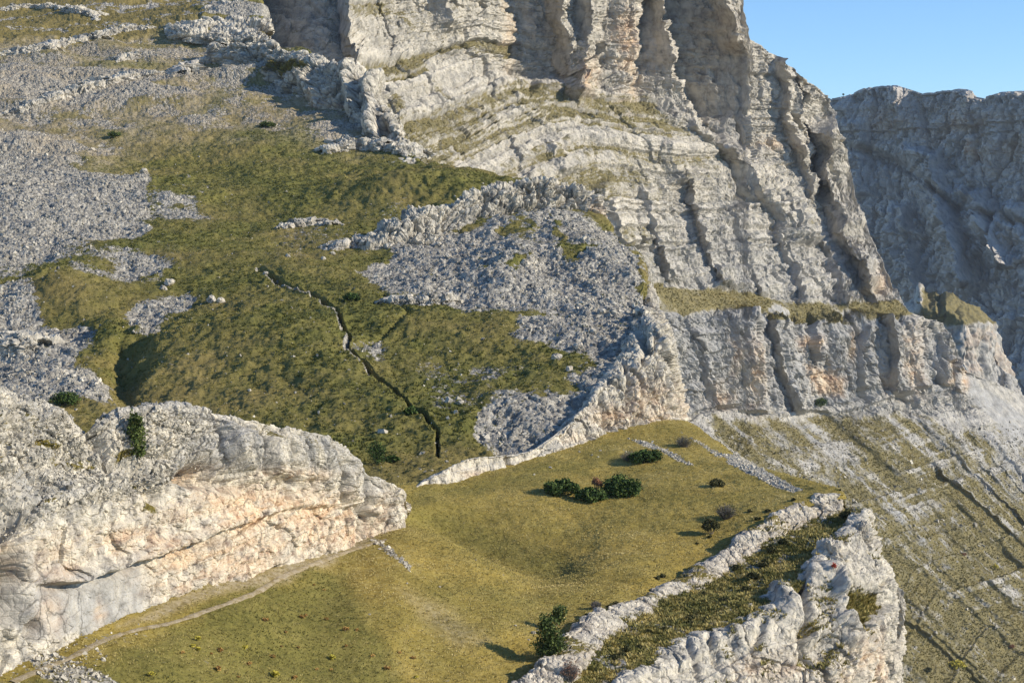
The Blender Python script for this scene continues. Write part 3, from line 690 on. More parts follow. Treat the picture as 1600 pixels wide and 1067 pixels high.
# ================================================================== MEADOW
def build_meadow():
    far2 = [(-300, 1055, 88.0), (-60, 985, 100), (120, 955, 106), (330, 885, 118), (480, 825, 141), (600, 785, 158), (680, 770, 164), (760, 752, 172), (850, 722, 182), (950, 695, 192), (1062, 700, 206), (1175, 760, 186), (1322, 800, 160)]
    r0 = [(-300, 1030, 83.0), (-60, 960, 95), (120, 930, 100), (330, 860, 112), (480, 800, 135), (600, 760, 152), (680, 748, 158), (760, 730, 166), (850, 700, 176), (950, 672, 186), (1056, 656, 196), (1160, 718, 172), (1312, 768, 150)]
    r1 = [(-300, 1060, 78.0), (-60, 990, 90), (120, 960, 93), (330, 890, 105), (480, 840, 122), (610, 800, 143), (680, 785, 148), (765, 775, 151.5), (855, 760, 155), (960, 745, 160), (1070, 735, 162), (1180, 747, 158), (1313, 769, 149.5)]
    r2 = [(-300, 1080, 72.0), (-60, 1010, 84), (120, 985, 87.5), (330, 915, 101), (480, 860, 117), (620, 827, 137.5), (685, 850, 138.8), (765, 888, 133.6), (855, 913, 129.3), (955, 860, 136), (1065, 820, 143), (1190, 775, 150.5), (1314, 770.5, 149.5)]
    r3 = [(-300, 1100, 69.0), (-60, 1030, 81), (120, 1005, 85.3), (330, 935, 98.5), (480, 885, 112), (618, 825, 134.5), (685, 843, 131), (765, 881, 126), (855, 914, 124), (955, 900, 127), (1065, 860, 135.5), (1195, 794, 146), (1316, 772.5, 149.3)]
    r4 = [(-300, 1130, 66.0), (-60, 1060, 78), (120, 1040, 81.5), (330, 990, 92), (480, 940, 105), (610, 880, 117), (690, 900, 116.5), (765, 925, 115), (850, 945, 116), (952, 922, 121), (1064, 888, 131), (1197, 806, 143.3), (1318, 776, 149)]
    r5 = [(-300, 1200, 60.0), (-60, 1130, 72), (120, 1130, 74.5), (330, 1130, 80), (480, 1130, 85.5), (600, 1130, 89), (690, 1130, 91), (775, 1105, 94), (855, 1032, 102.4), (950, 955, 114.3), (1062, 908, 127.2), (1199, 818, 141.3), (1320, 781, 148.8)]
    P = grid([far2, r0, r1, r2, r3, r4, r5], 1060, 640)
    px, py = pix(P); N = facing(P)
    disp = fbm(P, 14, 3, .5, off=1) * .45 + fbm(P, 1.6, 4, .6, off=3) * .10
    P = P + N * disp[..., None]
    w = fbm(P, 6, 4, .6, off=9); X = px + w * 26; Y = py + w * 12
    # the far side of the fold is greener and so is the lower left corner
    green = np.clip(.18 + fbm(P, 9, 4, .6, off=4) * .35, 0, 1)
    green = np.maximum(green, .75 * poly_mask(X, Y, [(-80, 1140), (640, 1140), (610, 1000), (560, 930), (520, 880), (440, 905), (330, 950), (120, 1030), (-80, 1100)], 26))
    green = np.maximum(green, .62 * poly_mask(X, Y, [(620, 780), (720, 800), (860, 860), (940, 900), (860, 915), (760, 880), (680, 840), (620, 826)], 22))
    green = np.maximum(green, .5 * poly_mask(X, Y, [(620, 775), (760, 745), (980, 680), (960, 715), (800, 765), (640, 800)], 14))
    scree = np.zeros_like(px)
    for pl, a in [([(1130, 708), (1160, 716), (1250, 766), (1240, 772), (1190, 752), (1140, 725)], 1.0), ([(975, 680), (1010, 690), (1080, 720), (1085, 727), (1000, 695)], .8), ([(1060, 675), (1090, 690), (1140, 712), (1120, 712)], .7),
                  ([(30, 1010), (70, 1005), (190, 1067), (150, 1090), (60, 1060)], .55), ([(580, 845), (590, 843), (645, 885), (640, 892)], .7), ([(970, 702), (1010, 705), (990, 722)], .4)]:
        scree = np.maximum(scree, a * poly_mask(px + w * 8, py + w * 5, pl, 5))
    scree = np.maximum(scree, .32 * poly_mask(X, Y, [(-80, 1000), (60, 1000), (330, 930), (200, 1000), (120, 1067), (-80, 1090)], 14))
    scree = np.maximum(scree, .25 * sstep(.25, .6, fbm(P, 3.0, 3, .6, off=14)))
    earth = .8 * poly_mask(px + w * 10, py + w * 5, [(180, 978), (260, 945), (440, 880), (560, 838), (625, 824), (560, 858), (440, 908), (330, 940), (240, 968)], 9)
    earth = np.maximum(earth, .45 * poly_mask(X, Y, [(640, 930), (700, 950), (760, 1000), (730, 1010), (660, 960)], 20))
    s = sheet('meadow', P, M_MEADOW, dict(scree=scree, green=green, earth=earth))
    s.scree = scree; s.green = green; s.earth = earth
    return s
MEADOW = build_meadow()

# ================================================================== FOREGROUND ROCK
def rock_disp(P, size=1.0, beds=1.0, fiss=1.0, block=1.0, off=0.0, dip=0.0, damp=.75, tall=1.0, lump=1.0):
    """outward relief of a limestone face, in metres"""
    s = (P[..., 2] + dip * P[..., 1]) + fbm(P, 9 * size, 2, off=off) * .22 * size
    B = np.stack([P[..., 0] / (14 * size), P[..., 1] / (14 * size), s / (1.1 * size)], -1)
    k = int(off * 7) % 900; la = sstep(-.3, .3, perlin(P, 7 * size, off + 3))
    d = beds * size * ((strata(s, k + 11, .6 * size, 2.2 * size, .10) * la + strata(s, k + 12, .6 * size, 2.2 * size, .10) * (1 - la)) * .24 + strata(s, k + 13, .16 * size, .6 * size, .05) * .08 * la)
    wv = fbm(P, 1.1 * size, 3, .6, off=off + 13) * .16 * size
    up = np.stack([P[..., 0] + wv, P[..., 1] + wv, P[..., 2] * .20], -1)
    d -= fiss * size * .46 * sstep(1.30, 1.80, ridged(up, 4.2 * size, 3, .45, off=off + 6))
    U = np.stack([P[..., 0] + wv, P[..., 1] + wv, s + wv], -1)
    d += block * size * (blocks(U, (3.4 * size, 3.4 * size, 2.2 * size * tall), off + 1, .42, .40, .26)
                         + blocks(U, (1.3 * size, 1.3 * size, .8 * size * tall), off + 2, .20, .22, .18)
                         + blocks(U, (.5 * size, .5 * size, .26 * size * tall), off + 4, .08, .12, .08))
    d += fbm(P, 7 * size, 2, off=off + 9) * .32 * size * lump + fbm(P, .7 * size, 4, .66, off=off + 11) * .08 * size
    return d * (1 - damp * sstep(.40, .85, facing(P)[..., 2]))

def build_cliff():
    crest = [(-300, 500, 71), (-60, 585, 86), (60, 628, 92), (135, 655, 95), (200, 640, 98), (270, 631, 101), (350, 648, 105.8), (430, 666, 112), (505, 680, 118.3), (548, 708, 124.2), (577, 742, 128), (604, 752, 131), (629, 768, 133)]
    sh = [(-300, 700, 68), (-60, 740, 81), (30, 730, 87), (110, 712, 92), (180, 715, 94), (245, 700, 97.2), (338, 684, 103.2), (417, 692, 109.4), (482, 702, 114.9), (531, 718, 121.6), (567, 753, 126.4), (601, 762, 130.3), (631, 777, 132.9)]
    ft = [(-300, 900, 63), (-60, 900, 76), (20, 850, 81.5), (100, 790, 86.5), (170, 775, 90), (235, 775, 94.3), (332, 740, 101.2), (406, 726, 107.3), (456, 726, 112.2), (515, 746, 119.3), (560, 772, 125), (598, 779, 129.6), (633, 786, 132.6)]
    mid = [(-300, 1060, 62.5), (-60, 980, 75), (20, 945, 80.7), (100, 890, 85.9), (170, 868, 89.4), (238, 858, 94.2), (330, 825, 100.5), (400, 808, 106.4), (450, 798, 111.4), (510, 797, 118.4), (559, 802, 124.4), (600, 804, 129.2), (634, 804, 132.5)]
    base = [(-300, 1170, 62), (-60, 1065, 74.6), (20, 1032, 80.2), (100, 1002, 85.2), (170, 977, 88.8), (240, 950, 93.8), (330, 924, 99.8), (400, 905, 105.8), (450, 884, 110.8), (510, 860, 117.8), (560, 842, 124), (600, 832, 128.9), (633, 826, 132.4)]
    cx = [p[0] for p in crest]          # upright columns: every row sampled at the same places along the cliff
    def upright(row):
        a = np.array(row, float)
        return [(x, float(np.interp(x, a[:, 0], a[:, 1])), float(1 / np.interp(x, a[:, 0], 1 / a[:, 2]))) for x in cx[:-1]] + [row[-1]]
    sh, ft, mid, base = [upright(r) for r in (sh, ft, mid, base)]
    b2 = [(x, y + 30, d - .4) for x, y, d in base]
    bk = [(x + 4, y + 14, d + 6) for x, y, d in crest]
    bk2 = [(x + 16, y + 70, d + 16) for x, y, d in crest]
    def wrap(row, k):   # close the far end behind the last block
        x, y, d = row[-1]
        return row + [(x - 2, y + 2, d + 3), (x - 22, y + 6, d + 9)]
    rows = [wrap(r, i) for i, r in enumerate([bk2, bk, crest, sh, ft, mid, base, b2])]
    P = grid(rows, 1260, 620, dens=[.35, .8, 1, 1, 1, 1, .5])
    px, py = pix(P); N = facing(P)
    wob = fbm(P, 3, 3, .6, off=2); X = px + wob * 8; Y = py + wob * 6
    yt = np.interp(px, [p[0] for p in ft], [p[1] for p in ft])
    face = sstep(-18, 18, Y - yt)
    back = (N[..., 1] > .2)
    up_r = sstep(330, 400, px) * (1 - sstep(.3, .8, face))
    d = rock_disp(P, 1.0, beds=.9 * (1 - .9 * up_r), fiss=.7 + .3 * sstep(340, 430, px) * (1 - face * .7), block=.85, dip=-.02, damp=.6)
    # weathered, rubbly top: loose blocks
    f1, f2, idv = worley(P, .75, 12); g1, g2, idg = worley(P, .38, 14)
    rub = (1 - face) * (1 - .7 * sstep(330, 460, px))
    d += rub * ((idv - .4) * .25 + (idg - .5) * .12)
    # smooth grey water-washed slab low on the wall
    slab = poly_mask(X, Y, [(60, 900), (140, 895), (230, 875), (228, 960), (170, 982), (60, 1000)], 14)
    d *= (1 - .72 * slab) * (1 - .3 * face)
    # overhang line above it
    yo = np.interp(px, [40, 130, 230, 330, 460, 600], [912, 902, 872, 832, 790, 782])
    d += (.75 * sstep(-26, -2, Y - yo) * (1 - sstep(0, 7, Y - yo)) - .35 * np.exp(-((Y - yo - 9) / 7) ** 2)) * sstep(40, 100, px) * (1 - .6 * sstep(300, 480, px))
    def dent(cx, cy, rx, ry, h): return h * np.exp(-(((X - cx) / rx) ** 2 + ((Y - cy) / ry) ** 2) ** 1.5)
    d -= dent(318, 738, 30, 22, 2.6) + dent(345, 758, 34, 12, 1.0)
    d -= dent(24, 930, 15, 66, 3.6) + dent(58, 985, 12, 16, 1.3) + dent(0, 815, 30, 30, 2.6) + dent(565, 800, 4, 36, .7) + dent(452, 770, 6, 26, .9)
    g, sdg = line_dist(X, Y, [(128, 650), (160, 690), (172, 716), (215, 722), (250, 775)])
    d -= 1.1 * np.exp(-(g / 13) ** 2)
    d += .8 * np.exp(-((X - 150) / 10) ** 2 - ((Y - 690) / 30) ** 2) * 0
    # upright ribs of the right half
    for x0, y0, x1, y1, h in [(400, 660, 430, 735, .7), (455, 670, 480, 735, .8), (505, 690, 525, 750, .9), (545, 715, 560, 770, .8), (577, 735, 575, 830, -1.4), (500, 690, 520, 760, -.4), (372, 690, 392, 735, .8), (335, 690, 352, 716, .4), (385, 660, 412, 740, -1.1), (440, 670, 456, 750, -1.2), (470, 676, 492, 750, -.9), (412, 668, 430, 730, -.6), (522, 690, 545, 770, -1.1), (358, 660, 376, 720, -.7), (538, 712, 556, 800, -.8)]:
        g, sdg = line_dist(X, Y, [(x0, y0), (x1, y1)])
        d += h * np.exp(-(g / (14 if h > 0 else 5)) ** 2) * .9 * (.25 + .75 * sstep(0, 22, Y - np.interp(px, [p[0] for p in crest], [p[1] for p in crest])))
    d *= np.where(back, .6, 1)
    d *= 1 - .5 * up_r
    # pillars of the right half, parted by leaning joints
    xs = X - .06 * (Y - 670) + fbm(P, 2.2, 3, .6, off=44) * 5
    cr = np.array([300, 331, 352, 384, 407, 438, 457, 480, 498, 523, 546, 572, 590, 640.])
    kk = np.clip(np.searchsorted(cr, xs), 1, len(cr) - 1); hw = (cr[kk] - cr[kk - 1]) / 2
    u_ = np.clip(np.abs(xs - (cr[kk] + cr[kk - 1]) / 2) / hw, 0, 1)
    yb = np.interp(px, [330, 400, 480, 560, 600], [715, 735, 762, 790, 820])
    pil = sstep(325, 365, xs) * (1 - sstep(yb - 14, yb + 14, Y)) * (1 - back) * (.1 + .9 * sstep(4, 26, Y - np.interp(px, [p[0] for p in crest], [p[1] for p in crest])))
    d += pil * ((1 - u_ ** 3) * (1.05 + .25 * np.sin(kk * 5.1)) + .6 * np.sin(kk * 2.7) - .55) * .95
    d += .35 * up_r * (1 - back) * (blocks(P, (1.5, 1.5, 2.6), 71, .4, .4, .4) + blocks(P, (.5, .5, .7), 72, .15, .15, .15))
    d += .35 * (1 - face) * (px < 330) * blocks(P, (2.2, 2.2, 1.2), 61, .9, .8, .4)
    P = P + N * d[..., None]
    och = 0
    for (cx, cy, rx, ry, a) in [(315, 742, 30, 20, 1.), (200, 850, 110, 24, .8), (90, 880, 40, 40, .45), (400, 800, 120, 40, .85), (500, 800, 70, 30, .8), (330, 880, 110, 40, .75), (520, 835, 90, 25, .7), (20, 880, 20, 40, .8), (420, 850, 80, 30, .6), (600, 800, 30, 30, .5), (450, 742, 60, 12, .6), (280, 900, 60, 40, .6), (80, 960, 20, 30, .4), (160, 960, 8, 20, .5)]:
        och = np.maximum(och, a * np.exp(-((X - cx) / rx) ** 2 - ((Y - cy) / ry) ** 2))
    grey = np.clip(slab * .9 + .5 * poly_mask(X, Y, [(0, 870), (60, 860), (140, 900), (60, 1000), (20, 980)], 12) + (1 - face) * np.clip(.30 + .8 * fbm(P, 5, 4, .65, off=6), 0, .7), 0, 1)
    N2 = facing(P)
    gr = .6 * (1 - face) * sstep(.15, .5, fbm(P, 3.2, 3, .6, off=22)) * sstep(.55, .8, N2[..., 2])
    for (cx, cy, rx, ry) in [(225, 745, 28, 10), (110, 725, 40, 8), (205, 705, 20, 6), (80, 690, 30, 10), (150, 650, 24, 6), (240, 790, 14, 16), (20, 1000, 14, 8)]:
        gr = np.maximum(gr, .75 * np.exp(-((X - cx) / rx) ** 2 - ((Y - cy) / ry) ** 2))
    s = sheet('rock_cliff', P, M_ROCK, dict(grass=gr, ochre=och, grey=grey), smooth=False, kind=None)
    tag(s.o, 'tall pale foreground cliff with ochre bands and rubbly top beside the grass path', 'cliff')
    s.face = face
    return s
CLIFF = build_cliff()

def build_wall():
    """low wall of rock that grows into the tall white corner cliff"""
    top = [(632, 772, 150.6), (690, 737, 155.5), (745, 712, 161), (800, 708, 166), (830, 703, 168.6), (856, 686, 172), (900, 648, 178), (940, 600, 187), (965, 566, 196), (988, 515, 210), (1004, 486, 219), (1016, 486, 224), (1010, 468, 238), (990, 415, 264)]
    upp = [(632, 774, 150.4), (690, 748, 155.2), (747, 726, 160.7), (801, 719, 165.8), (831, 715, 168.4), (857, 694, 171.7), (903, 657, 177.2), (947, 616, 184.6), (978, 585, 191), (1008, 540, 199), (1030, 510, 206), (1036, 514, 214), (1034, 505, 228), (1010, 450, 258)]
    mid = [(632, 777, 150.2), (690, 755, 155.0), (748, 738, 160.5), (802, 722, 165.7), (832, 718, 168.2), (859, 699, 171.4), (908, 672, 176.6), (954, 645, 182.8), (990, 625, 187.4), (1024, 600, 194), (1046, 575, 199), (1054, 580, 206), (1052, 570, 222), (1030, 520, 254)]
    bas = [(632, 781, 150.0), (690, 763, 154.8), (750, 750, 160.2), (803, 727, 165.5), (833, 724, 168), (862, 707, 171), (912, 691, 176.2), (960, 678, 182), (998, 671, 186), (1034, 664, 192), (1056, 658, 197), (1062, 660, 204), (1060, 650, 220), (1040, 610, 250)]
    ins = [(x - 5, y + 1, d + 1.4) for x, y, d in top]
    ins2 = [(x - 9, y + 16, d + 2.5) for x, y, d in ins]
    b2 = [(x, y + 22, d - .6) for x, y, d in bas]
    P = grid([ins2, ins, top, upp, mid, bas, b2], 900, 420, dens=[.4, .9, 1, 1, 1, .5])
    px, py = pix(P); N = facing(P)
    hgt = np.interp(px, [630, 700, 830, 900, 960, 1060], [.35, .5, .35, .7, 1.2, 1.7])
    d = rock_disp(P, 1.35, beds=.6, fiss=1.6, block=1.0, off=4, damp=.1, tall=2.4) * hgt
    wob = fbm(P, 4, 3, .6, off=2); X = px + wob * 6; Y = py + wob * 5
    for pts, h, w in [(((1000, 520), (1012, 580), (1018, 620)), -1.6, 5), (((1024, 520), (1036, 570)), -1.2, 4), (((1000, 610), (1004, 668)), -1.2, 4), (((975, 570), (986, 640)), -1.1, 5), (((940, 620), (960, 672)), -.9, 4), (((792, 715), (800, 735)), -1.0, 4)]:
        g, _ = line_dist(X, Y, pts); d += h * np.exp(-(g / w) ** 2)
    P = P + N * d[..., None]
    N2 = facing(P)
    och = np.zeros_like(px)
    for (cx, cy, rx, ry, a) in [(1035, 640, 26, 36, .7), (1000, 620, 16, 40, .45), (960, 650, 40, 16, .5), (740, 740, 30, 8, .35), (900, 680, 30, 10, .3)]:
        och = np.maximum(och, a * np.exp(-((X - cx) / rx) ** 2 - ((Y - cy) / ry) ** 2))
    s = sheet('rock_cliff', P, M_ROCK, dict(grass=.25 * sstep(.7, .9, N2[..., 2]) * (px < 840), ochre=och, grey=.35 * sstep(.5, .8, N2[..., 2])), smooth=False, kind=None)
    tag(s.o, 'low rock wall rising from the meadow into a tall white corner cliff below the scree', 'cliff')
    return s
WALL = build_wall()

def build_rib():
    crest = [(545, 391, 280.5), (590, 364, 286), (650, 332, 292), (720, 307, 301), (790, 288, 309.5), (850, 275, 313), (872, 287, 314), (905, 297, 314), (928, 309, 314), (938, 323, 315)]
    mid = [(550, 393, 280), (595, 374, 284), (655, 350, 288.5), (725, 329, 297.5), (795, 310, 306), (848, 300, 310), (874, 307, 311), (908, 315, 311.5), (932, 326, 311.5), (940, 334, 313)]
    bas = [(556, 396, 279.5), (602, 390, 281.5), (662, 381, 284.5), (732, 364, 293), (800, 348, 302), (850, 345, 305), (886, 352, 306.5), (918, 360, 307), (936, 362, 309), (941, 358, 313)]
    b2 = [(x, y + 14, d - 1) for x, y, d in bas]
    bk = [(x - 4, y + 8, d + 7) for x, y, d in crest]; bk2 = [(x - 10, y + 40, d + 14) for x, y, d in crest]
    rows = [r + [(r[-1][0] - 4, r[-1][1] + 1, r[-1][2] + 8), (r[-1][0] - 30, r[-1][1] + 2, r[-1][2] + 14)] for r in (bk2, bk, crest, mid, bas, b2)]
    P = grid(rows, 560, 240, dens=[.4, .8, 1, 1, .5]); px, py = pix(P); N = facing(P)
    d = rock_disp(P, 1.7, beds=.7, fiss=1.7, block=2.2, off=8, damp=.1)
    P = P + N * d[..., None]; N2 = facing(P)
    gr = .8 * sstep(.5, .8, N2[..., 2]) * np.exp(-((px - 895) / 26) ** 2 - ((py - 284) / 14) ** 2) + .25 * sstep(.75, .9, N2[..., 2])
    och = .6 * np.exp(-((px - 925) / 14) ** 2 - ((py - 340) / 18) ** 2)
    s = sheet('rock_outcrop', P, M_ROCKB, dict(grass=gr, ochre=och, grey=.2 + 0 * och), smooth=False, kind=None)
    tag(s.o, 'long jagged pale rock rib between the green heath and the scree, ending in a knob', 'rock outcrop')
    return s
RIB = build_rib()

def build_spur():
    crest = [(325, 74, 499), (380, 64, 492), (440, 72, 470), (490, 86, 458), (530, 102, 447), (556, 118, 438), (588, 146, 427), (612, 188, 410), (636, 225, 395), (652, 252, 382)]
    mid = [(327, 80, 498), (385, 82, 487), (430, 104, 462), (476, 118, 450), (517, 134, 439), (549, 150, 430), (579, 174, 419), (605, 208, 403), (632, 239, 390), (652, 257, 379.5)]
    bas = [(330, 88, 498), (388, 104, 482), (426, 142, 458), (470, 164, 442), (510, 178, 430), (542, 192, 420), (572, 208, 408), (602, 230, 394), (630, 254, 381), (652, 263, 376)]
    b2 = [(x, y + 12, d - 1) for x, y, d in bas]
    bk = [(x + 8, y + 8, d + 6) for x, y, d in crest]; bk2 = [(x + 16, y + 60, d + 12) for x, y, d in crest]
    P = grid([bk2, bk, crest, mid, bas, b2], 520, 300, dens=[.4, .8, 1, 1, .5]); px, py = pix(P); N = facing(P)
    d = rock_disp(P, 3.2, beds=.6, fiss=1.6, block=1.5, off=14, damp=.2)
    for x0, y0, x1, y1, h in [(575, 130, 580, 200, 5), (540, 110, 552, 180, 4), (596, 200, 606, 240, -4), (532, 150, 536, 180, -3), (470, 120, 500, 165, 2)]:
        g, _ = line_dist(px, py, [(x0, y0), (x1, y1)]); d += h * np.exp(-(g / 9) ** 2)
    P = P + N * d[..., None]; N2 = facing(P)
    gr = .8 * np.exp(-((px - 440) / 50) ** 2 - ((py - 104) / 14) ** 2) + .15 * sstep(.7, .9, N2[..., 2])
    och = .7 * np.exp(-((px - 500) / 34) ** 2 - ((py - 155) / 18) ** 2)
    s = sheet('rock_outcrop', P, M_ROCKB, dict(grass=gr, ochre=och, grey=.15 + 0 * och), smooth=False, kind=None)
    tag(s.o, 'big pale rock spur with upright pinnacles at the upper edge of the stony slope', 'rock outcrop')
    # the lower knob beside it, further up the slope
    crest = [(258, 40, 545), (290, 26, 548), (320, 18, 550), (350, 4, 556), (375, -10, 566), (398, 10, 560), (418, 50, 532)]
    bas = [(256, 48, 530), (285, 52, 522), (318, 54, 520), (348, 56, 518), (380, 58, 516), (405, 62, 514), (420, 66, 512)]
    md = [((a[0] + b[0]) / 2, (a[1] * .6 + b[1] * .4), (a[2] + b[2]) / 2) for a, b in zip(crest, bas)]
    b2 = [(x, y + 12, d - 1) for x, y, d in bas]
    bk = [(x + 2, y + 10, d + 8) for x, y, d in crest]; bk2 = [(x + 4, y + 60, d + 14) for x, y, d in crest]
    P = grid([bk2, bk, crest, md, bas, b2], 240, 160, dens=[.4, .8, 1, 1, .5]); px, py = pix(P); N = facing(P)
    P = P + N * rock_disp(P, 3.2, beds=.6, fiss=1.4, block=1.5, off=19, damp=.2)[..., None]
    k = sheet('rock_outcrop', P, M_ROCKB, dict(grass=0 * px, ochre=0 * px, grey=.2 + 0 * px), smooth=False, kind=None)
    tag(k.o, 'lumpy grey rock knob above the dry grass terraces, left of the shaded gully', 'rock outcrop')
    return s
SPUR = build_spur()

E_BASE = [(780, 1140, 90), (860, 1085, 95.3), (895, 1050, 99.8), (930, 1020, 104.3), (965, 985, 110), (1005, 960, 115.5), (1050, 940, 121), (1110, 912, 127), (1150, 890, 131), (1180, 872, 133.8), (1228, 845, 138.3), (1262, 826, 142.2), (1303, 812, 145), (1320, 806, 146.8)]
def build_band():
    crest = [(745, 1115, 90.5), (820, 1058, 96.7), (868, 1012, 103.2), (898, 982, 107.4), (940, 953, 112.3), (985, 938, 117.6), (1040, 913, 124.2), (1092, 886, 129.6), (1132, 860, 133.6), (1152, 842, 136), (1202, 812, 140.5), (1242, 790, 144.6), (1290, 773, 147.3), (1315, 769, 148.3)]
    mid = [((a[0] * .45 + b[0] * .55), a[1] * .5 + b[1] * .5, a[2] * .45 + b[2] * .55 - .25) for a, b in zip(crest, E_BASE)]
    upp = [((a[0] * .85 + b[0] * .15), a[1] * .85 + b[1] * .15, a[2] * .8 + b[2] * .2 - .2) for a, b in zip(crest, E_BASE)]
    b2 = [(x + 2, y + 16, d - .7) for x, y, d in E_BASE]
    bk = [(x - 6, y - 1, d + 1.2) for x, y, d in crest]; bk2 = [(x - 8, y + 16, d + 1.8) for x, y, d in crest]
    rows = [r + [(r[-1][0] + 2, r[-1][1] + 2, r[-1][2] + 2), (r[-1][0] - 10, r[-1][1] + 4, r[-1][2] + 7)] for r in (bk2, bk, crest, upp, mid, E_BASE, b2)]
    P = grid(rows, 1000, 230, dens=[.4, 1.2, 1.4, 1, 1, .5]); px, py = pix(P); N = facing(P)
    k = .55 + .45 * sstep(-.2, .5, perlin(P, 9, 4))
    d = rock_disp(P, .8, beds=.9, fiss=1.1, block=1.2, off=23, damp=.35, lump=.6) * 1.0 * k + fbm(P, 3.5, 3, .6, off=2) * .22
    P = P + N * d[..., None]; N2 = facing(P)
    gr = np.clip(.65 * sstep(.0, .3, perlin(P, 4.5, 9)) * sstep(.3, .75, N2[..., 2]) + .3 * sstep(.1, .4, perlin(P, 2.0, 5)) * (px > 850), 0, 1)
    s = sheet('rock_ledge', P, M_ROCK, dict(grass=gr, ochre=.12 + 0 * px, grey=.1 + 0 * px), smooth=False, kind=None)
    tag(s.o, 'long low broken band of white rock along the lower edge of the meadow', 'rock ledge')
    return s
BAND = build_band()

G_CREST = [(860, 1170, 91), (970, 1062, 101.3), (1020, 1031, 105.3), (1062, 1004, 109.3), (1120, 984, 113), (1180, 958, 117.2), (1222, 928, 121.7), (1252, 903, 125.7), (1290, 863, 131.2), (1325, 828, 137), (1348, 804, 141.2), (1352, 800, 142.4)]
def build_terrace():
    far = [(a[0] - 4, a[1] - 12, a[2] + 1.6) for a in E_BASE]
    a = np.array(far); t = np.linspace(0, 1, 12)
    far12 = [tuple(np.array([np.interp(q, np.linspace(0, 1, len(a)), a[:, k]) for k in range(3)])) for q in t]
    near = [(x + 6, y + 8, d - .4) for x, y, d in G_CREST]
    m1 = [tuple((np.array(p) * np.array([.66, .66, .66]) + np.array(q) * .34) + np.array([0, 2, 0])) for p, q in zip(far12, near)]
    m2 = [tuple((np.array(p) * .33 + np.array(q) * .67) + np.array([0, 1, 0])) for p, q in zip(far12, near)]
    P = grid([far12, m1, m2, near], 620, 200); px, py = pix(P); N = facing(P)
    P = P + N * (fbm(P, 6, 3, off=2) * .35 + fbm(P, 1.2, 4, .6, off=5) * .14)[..., None]
    w = fbm(P, 2.5, 4, .6, off=3)
    gr = np.clip(.55 + w * .8, 0, 1)
    st = np.clip(.15 + .7 * sstep(.1, .5, fbm(P, 3, 3, .6, off=8)) * .7, 0, 1)
    er = .8 * np.exp(-((px - 1080) / 22) ** 2 - ((py - 962) / 6) ** 2) + .5 * np.exp(-((px - 1150) / 40) ** 2 - ((py - 925) / 5) ** 2)
    s = sheet('terrace', P, M_MEADOW, dict(scree=st, green=gr, earth=er))
    s.scree = st; s.green = gr; s.earth = er
    return s
TERR = build_terrace()

def blob(name, c, r, mat, parent=None, off=0., n=60, rough=.18, attrs=None, size=1.0, label=None, cat=None, group=None, smooth=False, rot=0.0):
    """one boulder: a sphere cut to facets and worn"""
    th = np.linspace(0.0001, math.pi - .0001, n); ph = np.linspace(0, 2 * math.pi, 2 * n)
    T, H = np.meshgrid(th, ph, indexing='ij')
    D = np.stack([np.sin(T) * np.cos(H), np.sin(T) * np.sin(H), np.cos(T)], -1)
    rr = np.random.default_rng(int(off * 100) + 3)
    rad = np.full(T.shape, 1.3)
    for _ in range(14):
        v = rr.normal(size=3); v /= np.linalg.norm(v); k = rr.uniform(.72, 1.0)
        rad = np.minimum(rad, k / np.maximum((D * v).sum(-1), .05))
    V = D * rad[..., None] * np.array(r)
    if rot:
        cz, sz = math.cos(rot), math.sin(rot); V = np.stack([V[..., 0] * cz - V[..., 1] * sz, V[..., 0] * sz + V[..., 1] * cz, V[..., 2]], -1)
    m = min(r)
    V = V + D * (fbm(V, m * .9, 4, .6, off=off) * rough * m + ridged(np.stack([V[..., 0], V[..., 1], V[..., 2] * .4], -1), m * .8, 3, off=off) * -rough * .35 * m)[..., None]
    base = np.array(c, float)
    loc = base if parent is None else None
    o = raw_mesh(name, V if parent is None else V + base, grid_faces(n, 2 * n, False), mat, {k: np.full(T.shape, v) for k, v in (attrs or dict(grass=0, ochre=.05, grey=.1)).items()}, smooth, parent)
    if parent is None: o.location = [float(x) for x in base]
    if label: tag(o, label, cat, group)
    return o

